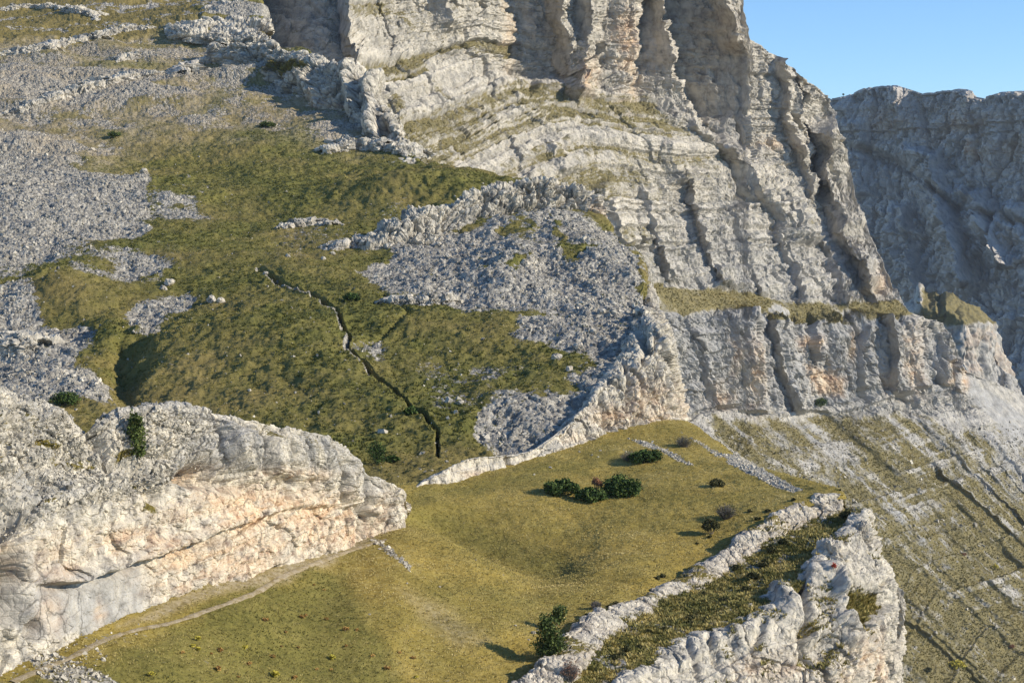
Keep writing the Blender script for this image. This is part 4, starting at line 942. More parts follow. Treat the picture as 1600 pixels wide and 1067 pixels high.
def build_lower_cliff():
    crest = G_CREST
    upp = [(890, 1190, 89.5), (992, 1092, 99.6), (1048, 1062, 103.2), (1098, 1034, 107.2), (1150, 1012, 111.2), (1208, 978, 115.3), (1243, 958, 119), (1275, 932, 123), (1312, 897, 128.5), (1345, 866, 134), (1362, 846, 139), (1362, 842, 143)]
    mid = [(920, 1240, 88), (1020, 1150, 98), (1080, 1112, 102), (1130, 1082, 106), (1180, 1062, 110), (1230, 1042, 113), (1268, 1022, 116.5), (1306, 992, 120.5), (1345, 958, 126), (1378, 930, 131), (1396, 912, 137), (1394, 908, 143)]
    low = [(940, 1320, 86.5), (1040, 1250, 96.3), (1100, 1200, 100.4), (1150, 1160, 104.4), (1200, 1122, 108.6), (1250, 1104, 111.6), (1290, 1086, 115), (1330, 1066, 118.6), (1368, 1040, 124), (1392, 1012, 130), (1404, 992, 137), (1400, 985, 144)]
    bot = [(x + 6, y + 190 + 10, d - .6) for x, y, d in low]; bot = [(min(x, 1412), y, d) for x, y, d in bot]
    ins = [(x - 10, y - 5, d + 1.6) for x, y, d in crest]; ins2 = [(x - 12, y + 16, d + 2.6) for x, y, d in crest]
    cx = [900, 970, 1020, 1062, 1120, 1180, 1222, 1252, 1290]
    def upright(row):
        a = np.array(row, float)
        return [(x, float(np.interp(x, a[:, 0], a[:, 1])), float(1 / np.interp(x, a[:, 0], 1 / a[:, 2]))) for x in cx] + list(row[-3:])
    crest, upp, mid, low = [upright(r) for r in (crest, upp, mid, low)]
    bot = [(min(x + 6, 1412), y + 200, d - .6) for x, y, d in low]
    ins = [(x - 10, y - 5, d + 1.6) for x, y, d in crest]; ins2 = [(x - 12, y + 16, d + 2.6) for x, y, d in crest]
    rows = [r + [(r[-1][0] - 6, r[-1][1] - 2, r[-1][2] + 6), (r[-1][0] - 60, r[-1][1] - 6, r[-1][2] + 12)] for r in (ins2, ins, crest, upp, mid, low, bot)]
    P = grid(rows, 760, 560, dens=[.3, .9, 1, 1, 1, .6]); px, py = pix(P); N = facing(P)
    wob = fbm(P, 3, 3, .6, off=5); X = px + wob * 7; Y = py + wob * 7
    d = rock_disp(P, 1.35, beds=1.2, fiss=1.0, block=.85, off=31, damp=.5, tall=1.4, lump=.5)
    ledge = poly_mask(X, Y, [(1310, 905), (1335, 902), (1385, 925), (1392, 945), (1370, 965), (1335, 985), (1318, 950)], 8)
    ledge2 = poly_mask(X, Y, [(1255, 1005), (1290, 990), (1310, 1010), (1280, 1040), (1252, 1035)], 8)
    d = d * (1 - .6 * ledge) - 1.6 * ledge - .9 * ledge2
    for pts, h, w in [(((1248, 905), (1262, 960), (1258, 1010)), -2.4, 9), (((1298, 900), (1312, 960), (1326, 1000)), 1.7, 13), (((1225, 930), (1240, 970)), 1.8, 14), (((1190, 975), (1180, 1040)), -1.0, 7), (((1110, 1000), (1130, 1060)), -1.1, 6), (((1075, 1005), (1096, 1060)), -.8, 5),
                      (((1270, 895), (1300, 905), (1310, 930)), 1.4, 12), (((1300, 868), (1306, 896)), -2.0, 9), (((1150, 990), (1170, 1040)), .9, 10), (((1352, 960), (1372, 1060)), 1.0, 16), (((1385, 905), (1392, 940)), -1.2, 6)]:
        g, _ = line_dist(X, Y, pts); d += .6 * h * np.exp(-(g / w) ** 2)
    P = P + N * d[..., None]; N2 = facing(P)
    gr = np.clip(.95 * ledge + .75 * ledge2 * sstep(-.1, .3, perlin(P, 2, 3)) + .5 * sstep(.6, .85, N2[..., 2]) * sstep(0, .3, perlin(P, 3, 4)), 0, 1)
    och = np.zeros_like(px)
    for (cx, cy, rx, ry, a) in [(1360, 1040, 28, 50, .7), (1240, 1050, 40, 30, .4), (1180, 1045, 40, 20, .35), (1300, 890, 6, 6, .5), (1310, 1060, 40, 20, .35)]:
        och = np.maximum(och, a * np.exp(-((X - cx) / rx) ** 2 - ((Y - cy) / ry) ** 2))
    s = sheet('rock_cliff', P, M_ROCK, dict(grass=gr, ochre=och, grey=.12 + 0 * och), smooth=False, kind=None)
    tag(s.o, 'fissured white cliff dropping below the grass terrace at the lower right corner', 'cliff')
    s.gr = gr
    def pc(px_, py_, d_): return at(px_, py_, d_)
    blob('pinnacle', pc(1396, 952, 137.5), (.8, 1.0, 2.3), M_ROCK, s.o, off=1.1, n=110, rough=.35)
    blob('rock_block', pc(1344, 842, 138.5), (.95, 1.1, 1.7), M_ROCK, s.o, off=2.3, n=110, rough=.4)
    blob('rock_block', pc(1300, 868, 132), (1.3, 1.3, 1.2), M_ROCK, s.o, off=3.1, n=110, rough=.4)
    blob('rock_block', pc(1268, 916, 126), (1.0, 1.0, .9), M_ROCK, s.o, off=4.4, n=110, rough=.4)
    return s
LOWER = build_lower_cliff()
#PLANTS
# ================================================================== LOOSE STONE AND GRASS (uncountable)
def rot_rand(n, rng):
    q = rng.normal(size=(n, 4)); q /= np.linalg.norm(q, axis=1)[:, None]
    w, x, y, z = q.T
    return np.stack([np.stack([1 - 2 * (y * y + z * z), 2 * (x * y - z * w), 2 * (x * z + y * w)], -1),
                     np.stack([2 * (x * y + z * w), 1 - 2 * (x * x + z * z), 2 * (y * z - x * w)], -1),
                     np.stack([2 * (x * z - y * w), 2 * (y * z + x * w), 1 - 2 * (x * x + y * y)], -1)], 1)
CUBE = np.array([(-1, -1, -1), (1, -1, -1), (1, 1, -1), (-1, 1, -1), (-1, -1, 1), (1, -1, 1), (1, 1, 1), (-1, 1, 1)], float)
CUBEF = np.array([(0, 3, 2, 1), (4, 5, 6, 7), (0, 1, 5, 4), (1, 2, 6, 5), (2, 3, 7, 6), (3, 0, 4, 7)])
def stones(name, Q, size, mat, tint=None, kind='stuff'):
    n = len(Q); rng = RNG
    V = CUBE[None] * (1 + rng.uniform(-.45, .25, (n, 8, 3))) * rng.uniform([.7, .6, .35], [1.2, 1.0, .8], (n, 3))[:, None]
    V = np.einsum('nij,nkj->nki', rot_rand(n, rng), V) * (size * .5)[:, None, None] + Q[:, None]
    Fq = CUBEF[None] + (np.arange(n) * 8)[:, None, None]
    if tint is None: tint = rng.beta(2.2, 2.0, n)
    o = raw_mesh(name, V.reshape(-1, 3), Fq.reshape(-1, 4), mat, dict(tint=np.repeat(tint, 8)), smooth=False)
    o['kind'] = kind
    return o
def tufts(name, Q, N, h, mat, tint, blades=6, width=.25, spread=.6):
    n = len(Q); rng = RNG
    a = rng.uniform(0, 2 * math.pi, (n, blades)); r = rng.uniform(.1, .5, (n, blades)) * h[:, None]
    base = Q[:, None] + np.stack([np.cos(a) * r, np.sin(a) * r, np.zeros_like(a) - .03], -1)
    w = np.stack([-np.sin(a), np.cos(a), np.zeros_like(a)], -1) * (h[:, None, None] * width)
    tip = base + np.stack([np.cos(a) * spread, np.sin(a) * spread, rng.uniform(.6, 1.1, a.shape)], -1) * h[:, None, None] + rng.normal(size=(n, blades, 3)) * (h * .12)[:, None, None]
    V = np.stack([base - w, base + w, tip], 2).reshape(-1, 3)
    Fq = np.arange(n * blades * 3).reshape(-1, 3)
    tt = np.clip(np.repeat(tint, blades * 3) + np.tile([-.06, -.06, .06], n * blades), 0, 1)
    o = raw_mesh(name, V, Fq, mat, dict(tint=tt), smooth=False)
    o['kind'] = 'stuff'
    return o
def psize(n, lo, hi, k=2.2):
    u = RNG.random(n); return lo * (1 - u * (1 - (lo / hi) ** k)) ** (-1 / k)

wq = np.clip(HILL.stone * 1.7 - .6, 0, 1) * (1 - HILL.top) + .02
Q, N_, ij = scatter(HILL, 140000, wq, .7)
stones('scree', Q, psize(len(Q), .09, .65, 2.3) * (1 + .5 * fbm(Q, 18, 3, off=3)), M_STONE, np.clip(RNG.beta(2.2, 2.2, len(Q)) + .35 * fbm(Q, 14, 3, .6, off=8), 0, 1))
wq = (1 - sstep(.3, .75, CLIFF.face)) * (1 - sstep(190, 330, CLIFF.px)) * (.25 + sstep(-.3, .4, fbm(CLIFF.P, 4, 3, off=5))) * (CLIFF.N[..., 1] < .3) + .03 * (1 - CLIFF.face)
Q, N_, ij = scatter(CLIFF, 13000, wq)
stones('rubble', Q, psize(len(Q), .07, .42, 2.4), M_STONE, RNG.beta(2.2, 1.6, len(Q)))
Q, N_, ij = scatter(MEADOW, 7000, np.clip(MEADOW.scree - .3, 0, 1) * (CLIFF is not None))
stones('gravel', Q, psize(len(Q), .10, .4), M_STONE, RNG.beta(3.5, 1.6, len(Q)))

wq = np.clip(1 - MEADOW.scree * 1.1, 0, 1) * np.clip(1 - MEADOW.earth, .1, 1)
Q, N_, ij = scatter(MEADOW, 95000, wq, .5)
g = MEADOW.green[ij]
tn = np.clip(.58 - .46 * g + fbm(Q, 9, 4, .65, off=3) * .30 + RNG.normal(size=len(Q)) * .06 + .06, 0, 1)
tufts('meadow_grass', Q, N_, RNG.uniform(.05, .15, len(Q)), M_TUFT, tn, blades=5)
wq = np.clip(1.12 - HILL.stone * 1.25, 0.05, 1) * (1 - .85 * HILL.earth) * sstep(1.2, 2.0, HILL.dt / HILL.tw)
Q, N_, ij = scatter(HILL, 85000, wq, .8)
g = HILL.green[ij]
tn = np.clip(.66 - .46 * g + fbm(Q, 5, 3, .6, off=3) * .22 + RNG.normal(size=len(Q)) * .11, 0, 1)
tufts('heath', Q, N_, RNG.uniform(.15, .36, len(Q)) * (.6 + .5 * g), M_HEATH, tn, blades=7, width=.22)
Q, N_, ij = scatter(MTN, 42000, np.clip(MTN_GRASS - .35, 0, 1) * (MTN.px > 560) * (MTN.px < 1625), .5)
tn = np.clip(.52 + fbm(Q, 30, 4, .65, off=3) * .35 + RNG.normal(size=len(Q)) * .10 - .25 * sstep(.05, -.3, MTN_N[ij]), 0, 1)
tufts('slope_grass', Q, N_, RNG.uniform(.28, .8, len(Q)), M_SLOPE, tn, blades=5, width=.3)
wq = np.clip(.9 - MTN_GRASS, 0, 1) * sstep(655, 700, MTN.py) * (MTN.px > 1060) * (MTN.px < 1625)
Q, N_, ij = scatter(MTN, 9000, wq, .5)
stones('slope_rubble', Q, psize(len(Q), .4, 2.2, 2.4), M_STONE)
Q, N_, ij = scatter(TERR, 14000, np.clip(1 - TERR.scree, 0.1, 1))
tn = np.clip(.55 - .4 * TERR.green[ij] + fbm(Q, 1.5, 3, .6, off=3) * .3 + RNG.normal(size=len(Q)) * .12, 0, 1)
tufts('terrace_grass', Q, N_, RNG.uniform(.10, .30, len(Q)), M_TUFT, tn, blades=6)
Q, N_, ij = scatter(LOWER, 2600, np.clip(LOWER.gr - .35, 0, 1) * (LOWER.N[..., 1] < .3))
tufts('ledge_grass', Q, N_, RNG.uniform(.12, .34, len(Q)), M_TUFT, np.clip(.38 + RNG.normal(size=len(Q)) * .16, 0, 1), blades=6)

# ================================================================== ROCK LEDGES on the hillside
def outcrop(line, hpx, size, label, seed, name='rock_ledge', back=1.0):
    """a bed of rock breaking out of the slope along a line of ground points"""
    a = np.array(line, float); L = np.concatenate([[0], np.cumsum(np.hypot(*np.diff(a, axis=0).T))]); n = int(L[-1] * 1.1) + 20
    t = np.linspace(0, L[-1], n); q = pchip(L, a, t)
    c = np.array([spot(HILL, x, y) for x, y in q])
    for _ in range(12): c[1:-1] = (c[:-2] + 2 * c[1:-1] + c[2:]) / 4
    h = hpx * c[:, 1] / F * np.clip(np.minimum(t, L[-1] - t) / (L[-1] * .18), .12, 1) * (1 + .5 * perlin(c, size * 5, seed))
    tg = np.gradient(c, axis=0); out = np.stack([tg[:, 1], -tg[:, 0], 0 * t], -1); out /= np.linalg.norm(out, axis=1)[:, None]
    if np.median(out[:, 1]) > 0: out = -out
    up = np.array([0, 0, 1.0]); hh = h[:, None]
    rows = [c - out * hh * 4.5 * back - up * hh * .4, c - out * hh * 2.2 * back + up * hh * .75, c - out * hh * .5 + up * hh, c + out * hh * .15 + up * hh * .8, c + out * hh * .45, c + out * hh * .5 - up * (hh * .5 + .8)]
    v = np.array([0, 1.2, 2.0, 2.5, 3.6, 4.2]); nv = max(24, int(hpx * 3.2))
    P = pchip(v, np.array(rows), np.linspace(0, 4.2, nv)); N = facing(P)
    P = P + N * (rock_disp(P, size, beds=.7, fiss=1.2, block=1.6, off=seed * 3.1, damp=.2))[..., None]
    nz = facing(P)[..., 2]
    s_ = sheet(name, P, M_ROCKB, dict(grass=.45 * sstep(.7, .95, nz) * sstep(-.1, .3, fbm(P, 4, 3, off=4)), ochre=0 * nz, grey=.25 + 0 * nz), smooth=False, kind=None)
    tag(s_.o, label, 'rock ledge')
outcrop([(-30, 92), (60, 78), (140, 62), (200, 48), (262, 42)], 8, .9, 'long pale rock ledge under the dry grass terraces at the top left', 1)
outcrop([(-30, 192), (40, 172), (95, 154), (150, 138), (205, 124), (262, 112)], 10, 1.0, 'longest broken rock ledge crossing the grey stony slope at the upper left', 2)
outcrop([(285, 112), (318, 100), (352, 92)], 9, 1.0, 'short pale rock step between the stony slope and the big spur', 3)
outcrop([(182, 98), (202, 92), (222, 87)], 9, 1.0, 'small white rock step between the two long ledges, upper left', 4)
outcrop([(-20, 20), (60, 12), (110, 16)], 6, .9, 'low pale rock ledge within the dry grass at the very top left corner', 5)
outcrop([(92, 18), (128, 22), (150, 32)], 10, 1.2, 'dark-sided rock step at the right end of the dry grass terraces', 6)
outcrop([(500, 242), (560, 232), (610, 236), (640, 250)], 14, 1.1, 'pale rock shelf below the pinnacled spur at the edge of the heath', 7)
outcrop([(436, 358), (470, 353), (520, 350)], 8, .8, 'narrow white rock shelf in the heath left of the jagged rib', 8)
outcrop([(600, 474), (640, 476), (690, 474), (718, 470)], 10, .8, 'low rock edge where the central scree ends above the heath', 9)
outcrop([(-20, 560), (20, 552), (62, 548)], 22, .9, 'blocky grey rock outcrop in the scree at the left edge', 10, 'rock_outcrop')
outcrop([(520, 392), (560, 384), (600, 380)], 10, .8, 'grey rock edge in the heath at the low end of the jagged rib', 11)

# ================================================================== PLANTS
M_BARK = leaf_mat('bark', [(0.0, (0.10, 0.08, 0.06)), (1.0, (0.22, 0.19, 0.16))])
M_TWIG = leaf_mat('grey_twigs', [(0.0, (0.13, 0.115, 0.10)), (1.0, (0.30, 0.27, 0.24))])
M_JUN = leaf_mat('juniper_leaf', [(0.0, (0.014, 0.028, 0.008)), (0.5, (0.05, 0.085, 0.02)), (1.0, (0.13, 0.17, 0.045))])
M_PINE = leaf_mat('pine_needles', [(0.0, (0.022, 0.036, 0.010)), (0.5, (0.07, 0.10, 0.026)), (1.0, (0.16, 0.18, 0.055))])
M_OLIVE = leaf_mat('olive_leaf', [(0.0, (0.03, 0.034, 0.012)), (0.5, (0.075, 0.075, 0.028)), (1.0, (0.14, 0.12, 0.05))])
M_RUST = leaf_mat('rust_leaf', [(0.0, (0.16, 0.07, 0.035)), (0.5, (0.30, 0.15, 0.08)), (1.0, (0.42, 0.24, 0.14))])
M_ORANGE = leaf_mat('orange_leaf', [(0.0, (0.24, 0.13, 0.05)), (0.5, (0.46, 0.27, 0.08)), (1.0, (0.64, 0.46, 0.16))])
M_YELLOW = leaf_mat('yellow_leaf', [(0.0, (0.22, 0.20, 0.03)), (0.5, (0.50, 0.42, 0.06)), (1.0, (0.68, 0.58, 0.12))])
M_RED = leaf_mat('red_leaf', [(0.0, (0.25, 0.03, 0.02)), (0.5, (0.45, 0.07, 0.04)), (1.0, (0.60, 0.14, 0.08))])
def tube(pts, rad, k=5):
    pts = np.array(pts, float); rad = np.array(rad, float); n = len(pts)
    t = np.gradient(pts, axis=0); t /= np.linalg.norm(t, axis=1)[:, None] + 1e-9
    ref = np.where(np.abs(t[:, 2:3]) > .9, np.array([[1., 0, 0]]), np.array([[0, 0, 1.]]))
    a = np.cross(t, ref); a /= np.linalg.norm(a, axis=1)[:, None] + 1e-9; b = np.cross(t, a)
    ph = np.arange(k) * 2 * math.pi / k
    V = pts[:, None] + rad[:, None, None] * (np.cos(ph)[None, :, None] * a[:, None] + np.sin(ph)[None, :, None] * b[:, None])
    i = np.arange(n - 1)[:, None] * k; j = np.arange(k)[None]; j2 = (j + 1) % k
    Fq = np.stack([i + j, i + j2, i + k + j2, i + k + j], -1).reshape(-1, 4)
    return V.reshape(-1, 3), Fq
def merge(parts):
    Vs, Fs, o = [], [], 0
    for V, Fq in parts: Vs.append(V); Fs.append(Fq + o); o += len(V)
    return np.concatenate(Vs), np.concatenate(Fs)
def leaves(C, size, rng, up=None):
    """one small bent quad per point"""
    n = len(C); Rm = rot_rand(n, rng)
    q = np.array([(-.5, -.22, 0), (.5, -.3, .08), (.5, .3, .08), (-.5, .22, 0)])
    V = np.einsum('nij,kj->nki', Rm, q) * size[:, None, None] + C[:, None]
    return V.reshape(-1, 3), np.arange(n * 4).reshape(-1, 4)
def crown_points(clumps, n, rng, hollow=.35):
    w = np.array([c[3] ** 2 for c in clumps]); w = w / w.sum()
    k = rng.choice(len(clumps), n, p=w); c = np.array([c[:3] for c in clumps])[k]; r = np.array([c[3] for c in clumps])[k]
    d = rng.normal(size=(n, 3)); d /= np.linalg.norm(d, axis=1)[:, None]
    rad = r * (hollow + (1 - hollow) * rng.random(n) ** .6) * (1 + .18 * rng.normal(size=n))
    P = c + d * rad[:, None] * np.array([1, 1, .8]); P[:, 2] = np.maximum(P[:, 2], .02)
    return P, k
SHEETS = {}
def make_bush(name, loc, w, h, dep, mat, label, cat='bush', group=None, n=1500, leaf=.14, seed=1, clumps=None, stems=9, stem_mat=None, part='foliage'):
    rng = np.random.default_rng(seed); e = empty(name, loc); tag(e, label, cat, group)
    if clumps is None:
        clumps = []
        for _ in range(max(5, int(6 + w * 2.2))):
            a = rng.uniform(0, 2 * math.pi); q = math.sqrt(rng.random()) * .72
            x, y = math.cos(a) * q * w / 2, math.sin(a) * q * dep / 2
            r = rng.uniform(.20, .34) * min(w, h * 1.4)
            clumps.append((x, y, max(r * .6, (h - r) * (1 - q * q * .8) * rng.uniform(.75, 1.1)), r))
    P, k = crown_points(clumps, n, rng)
    ct = rng.uniform(-.16, .16, len(clumps))
    V, Fq = leaves(P, rng.uniform(.7, 1.4, n) * leaf, rng)
    tint = np.clip(.5 + ct[k] + rng.normal(size=n) * .2, 0, 1)
    raw_mesh(part, V, Fq, mat, dict(tint=np.repeat(tint, 4)), False, e)
    ps = []
    for i in range(stems):
        c = clumps[i % len(clumps)]
        p0 = np.array([rng.normal() * .06, rng.normal() * .06, -.15]); p2 = np.array(c[:3]); p1 = (p0 + p2) / 2 + rng.normal(size=3) * .08
        ps.append(tube([p0, p1, p2], [.035, .022, .01], 4))
    V, Fq = merge(ps); raw_mesh('branches', V, Fq, stem_mat or M_BARK, dict(tint=rng.random(len(V))), True, e)
    return e
def make_twigs(name, loc, w, h, label, seed, cat='bush', group=None, n=260, mat=None, leafmat=None, nl=350):
    """leafless or thinly leaved shrub: a sheaf of fine branches"""
    rng = np.random.default_rng(seed); e = empty(name, loc); tag(e, label, cat, group); ps = []; tips = []
    for i in range(n):
        a = rng.uniform(0, 2 * math.pi); l = rng.uniform(.5, 1.0); sp = math.sqrt(rng.random())
        tip = np.array([math.cos(a) * sp * w / 2, math.sin(a) * sp * w / 2, h * l * (1 - .45 * sp * sp)])
        b = np.array([math.cos(a) * sp * w * .12, math.sin(a) * sp * w * .12, -.08]); m = b * .5 + tip * .5 + rng.normal(size=3) * .07 * h + np.array([0, 0, .08 * h])
        ps.append(tube([b, m, tip], [.018, .012, .006], 3)); tips += [m, tip, (m + tip) / 2]
    V, Fq = merge(ps); raw_mesh('branches', V, Fq, mat or M_TWIG, dict(tint=rng.random(len(V))), False, e)
    T = np.array(tips)[rng.integers(0, len(tips), nl)] + rng.normal(size=(nl, 3)) * .06
    V, Fq = leaves(T, rng.uniform(.05, .11, nl), rng); raw_mesh('foliage', V, Fq, leafmat or M_OLIVE, dict(tint=np.repeat(rng.random(nl), 4)), False, e)
    return e
def make_pine(name, loc, h, w, label, seed, cat='tree', lean=(0, 0), bare=.12, n=2600, leaf=.13, taper=.75, mat=None):
    rng = np.random.default_rng(seed); e = empty(name, loc); tag(e, label, cat)
    tz = np.linspace(-.2, h, 9); tx = lean[0] * (tz / h) ** 1.4 + rng.normal(size=9) * .02 * h; ty = lean[1] * (tz / h) ** 1.4
    tr = np.stack([tx, ty, tz], -1); ps = []; V, Fq = tube(tr, np.linspace(.035 * h * .6 + .03, .012, 9), 7); raw_mesh('trunk', V, Fq, M_BARK, dict(tint=rng.random(len(V))), True, e)
    C = []; tn = []
    nb = int(16 + h * 7)
    for i in range(nb):
        z = h * (bare + (1 - bare) * (i + rng.random()) / nb); q = (z / h - bare) / (1 - bare)
        L = w / 2 * ((1 - q) ** taper * .95 + .10) * rng.uniform(.6, 1.15) * (1 if q > .12 else .75)
        a = i * 2.4 + rng.normal() * .4; c0 = np.array([np.interp(z, tz, tx), np.interp(z, tz, ty), z])
        tip = c0 + np.array([math.cos(a) * L, math.sin(a) * L, L * rng.uniform(.05, .5)]); m = (c0 + tip) / 2 - np.array([0, 0, .06 * L])
        ps.append(tube([c0, m, tip], [.02, .014, .006], 4))
        k = max(6, int(n / nb * (L / (w / 2) + .25)))
        u = rng.random(k) ** .65
        p = c0 + (tip - c0) * u[:, None] + rng.normal(size=(k, 3)) * (.08 * w + .04) * np.array([1, 1, .8]); C.append(p); tn.append(np.full(k, rng.uniform(-.18, .18)))
    C = np.concatenate(C); tn = np.clip(.5 + np.concatenate(tn) + rng.normal(size=len(C)) * .2, 0, 1)
    V, Fq = merge(ps); raw_mesh('branches', V, Fq, M_BARK, dict(tint=rng.random(len(V))), True, e)['kind'] = 'stuff'
    V, Fq = leaves(C, rng.uniform(.7, 1.4, len(C)) * leaf, rng); raw_mesh('crown', V, Fq, mat or M_PINE, dict(tint=np.repeat(tn, 4)), False, e)
    return e
def mpp(p): return p[1] / F          # metres per photograph pixel at a point

def g(s, x, y): return spot(s, x, y)
# trees
p = g(CLIFF, 214, 716); m = mpp(p); make_pine('pine_tree', p, 70 * m, 32 * m, 'young green pine rooted in a cleft on top of the foreground cliff', 3, taper=.5, bare=.05)
p = g(MEADOW, 858, 1030); m = mpp(p); make_pine('pine_tree', p, 66 * m, 52 * m, 'bushy pine at the lower edge of the meadow, right beside the white rock ledge', 5, lean=(-.2, 0), bare=.02, n=3600, taper=.6)
p = g(MEADOW, 870, 984); m = mpp(p); make_pine('pine_tree', p, 36 * m, 26 * m, 'small thin pine with a bare stem just behind the bushy pine', 8, lean=(.25, 0), bare=.42, n=700, taper=.35)
p = g(HILL, 590, 728); m = mpp(p); make_pine('pine_tree', p, 32 * m, 36 * m, 'round little pine standing alone behind the end of the foreground cliff', 12, bare=.18, n=1800, taper=.35, mat=M_JUN)
# junipers on the meadow
p = g(MEADOW, 878, 772); m = mpp(p)
make_bush('juniper_bush', p, 66 * m, 27 * m, 40 * m, M_JUN, 'long dark juniper bush, left one of the pair on the open meadow', n=3000, leaf=.2, seed=2)
p = g(MEADOW, 926, 782); m = mpp(p)
make_bush('juniper_bush', p, 54 * m, 24 * m, 32 * m, M_JUN, 'dark juniper bush of the meadow clump just in front of the rusty shrub', n=2400, leaf=.2, seed=22)
p = g(MEADOW, 972, 774); m = mpp(p)
make_bush('juniper_bush', p, 56 * m, 36 * m, 44 * m, M_JUN, 'dense rounded green juniper bush, right one of the meadow clump', n=3400, leaf=.2, seed=4)
p = g(MEADOW, 931, 770); m = mpp(p)
make_bush('dead_shrub', p, 18 * m, 27 * m, 14 * m, M_RUST, 'rusty brown dead shrub between the two dark juniper bushes', 'shrub', n=500, leaf=.14, seed=6)
p = g(MEADOW, 1008, 722); m = mpp(p)
make_bush('juniper_bush', p, 58 * m, 24 * m, 40 * m, M_JUN, 'dark green bush below the white corner cliff, grey twigs at its left', n=2400, leaf=.2, seed=7)
p = g(MEADOW, 984, 719); m = mpp(p)
make_twigs('twiggy_shrub', p, 34 * m, 17 * m, 'grey leafless shrub touching the left of the green bush below the corner cliff', 31, 'shrub')
p = g(MEADOW, 1068, 698); m = mpp(p)
make_twigs('twiggy_shrub', p, 30 * m, 20 * m, 'grey olive shrub high on the spur beside the stony strip', 32, 'shrub', nl=700)
p = g(MEADOW, 1119, 760); m = mpp(p)
make_bush('dark_shrub', p, 24 * m, 15 * m, 20 * m, M_OLIVE, 'small dark shrub alone on the grass below the stony strip', 'shrub', n=800, leaf=.15, seed=9)
p = g(MEADOW, 1134, 810); m = mpp(p)
make_twigs('twiggy_shrub', p, 36 * m, 25 * m, 'grey twiggy shrub above the white rock ledge, upper one of two', 33, 'shrub', n=360, nl=900)
p = g(MEADOW, 1112, 834); m = mpp(p)
make_bush('dark_shrub', p, 26 * m, 28 * m, 22 * m, M_OLIVE, 'pointed dark shrub above the white rock ledge, lower one of two', 'shrub', n=1100, leaf=.15, seed=10)
p = g(MEADOW, 931, 950); m = mpp(p)
make_twigs('twiggy_shrub', p, 20 * m, 14 * m, 'low grey leafless shrub at the lower edge of the meadow near the rock ledge', 34, 'shrub', nl=60)
p = g(BAND, 890, 1062); m = mpp(p)
make_twigs('twiggy_shrub', p, 34 * m, 34 * m, 'reddish bare shrub on the white rock ledge at the bottom of the picture', 35, 'shrub', nl=420, leafmat=M_RUST)
p = g(HILL, 102, 632); m = mpp(p)
make_bush('juniper_bush', p, 44 * m, 24 * m, 30 * m, M_JUN, 'dark green juniper behind the rubbly crest of the foreground cliff', n=1800, leaf=.18, seed=13)
p = g(TERR, 1326, 806) if False else at(1325, 812, 143.5); m = mpp(p)
make_bush('dark_shrub', p, 26 * m, 20 * m, 20 * m, M_OLIVE, 'olive shrub tucked behind the white boulder at the top of the lower cliff', 'shrub', n=900, leaf=.14, seed=14)
p = g(LOWER, 1305, 888); m = mpp(p)
make_bush('red_shrub', p, 9 * m, 10 * m, 8 * m, M_RED, 'tiny bright red autumn shrub in a notch of the lower cliff', 'shrub', n=160, leaf=.10, seed=15, stems=4)
for k, (x, y, w, h, lab) in enumerate([(180, 214, 34, 9, 'flat bright green juniper mat on the grey stony slope, upper left'), (415, 199, 40, 11, 'flat green juniper mat below the pinnacled rock spur'), (550, 470, 26, 14, 'dark green heath bush between the trench and the scree'),
                                       (612, 722, 30, 10, 'low dark shrub to the right of the round little pine'), (640, 646, 22, 12, 'dark low shrub beside the lower bend of the trench')]):
    p = g(HILL, x, y); m = mpp(p)
    make_bush('low_shrub', p, w * m, h * m, w * m * .5, M_PINE if k < 2 else M_JUN, lab, 'shrub', n=1000, leaf=.3, seed=40 + k)
for k, (x, y, w, h, mt, lab) in enumerate([(1555, 890, 9, 11, M_YELLOW, 'small yellow autumn tree far down the striped slope'), (1497, 1042, 22, 14, M_YELLOW, 'yellowish bush on the steep slope right of the lower cliff'), (1282, 636, 22, 20, M_JUN, 'dark bush at the foot of the distant lower wall'), (1452, 1050, 14, 10, M_OLIVE, 'dark bush among the gullies just right of the lower cliff'), (1582, 1012, 10, 7, M_RUST, 'rusty bush on the far slope at the lower right edge'), (1507, 868, 8, 6, M_RUST, 'little rusty bush in a gully of the striped slope')]):
    p = g(MTN, x, y); m = mpp(p)
    make_bush('far_bush', p, w * m, h * m, w * m, mt, lab, 'bush', n=700, leaf=.09 * w * m, seed=60 + k)
p = at(1318, 151, 1500); make_bush('far_bush', p, 3.5 * .6, 5 * .6, 2, M_JUN, 'tiny dark bush standing on the skyline saddle', 'bush', n=120, leaf=.7, seed=70, stems=3)

# little autumn plants in the green corner of the meadow, each an object
def copy_tree(o):
    c = o.copy(); COL.objects.link(c)
    for ch in o.children:
        d = ch.copy(); COL.objects.link(d); d.parent = c
    return c
proto = None
OR = [(490, 914), (507, 922), (478, 962), (415, 970), (447, 988), (285, 1020), (330, 1022), (345, 1018), (472, 965), (466, 1012), (426, 1027), (340, 1046), (372, 1058), (460, 1060), (495, 1046), (517, 1047), (540, 984), (625, 1020), (646, 1029), (605, 1046), (582, 1025), (558, 985), (540, 1010), (440, 1010), (390, 1038), (510, 968)]
rr = random.Random(4)
for k, (x, y) in enumerate(OR):
    p = g(MEADOW, x, y)
    if proto is None:
        o = proto = make_bush('autumn_plant', p, .55, .32, .5, M_ORANGE, 'small orange autumn plant in the short green grass of the lower meadow', 'plant', 'orange plants in the lower meadow', n=110, leaf=.11, seed=80, stems=3)
    else: o = copy_tree(proto)
    o.location = [float(c) for c in p]; o.rotation_euler.z = rr.uniform(0, 6); sc = rr.uniform(.35, .9); o.scale = (sc, sc, sc)
proto = None
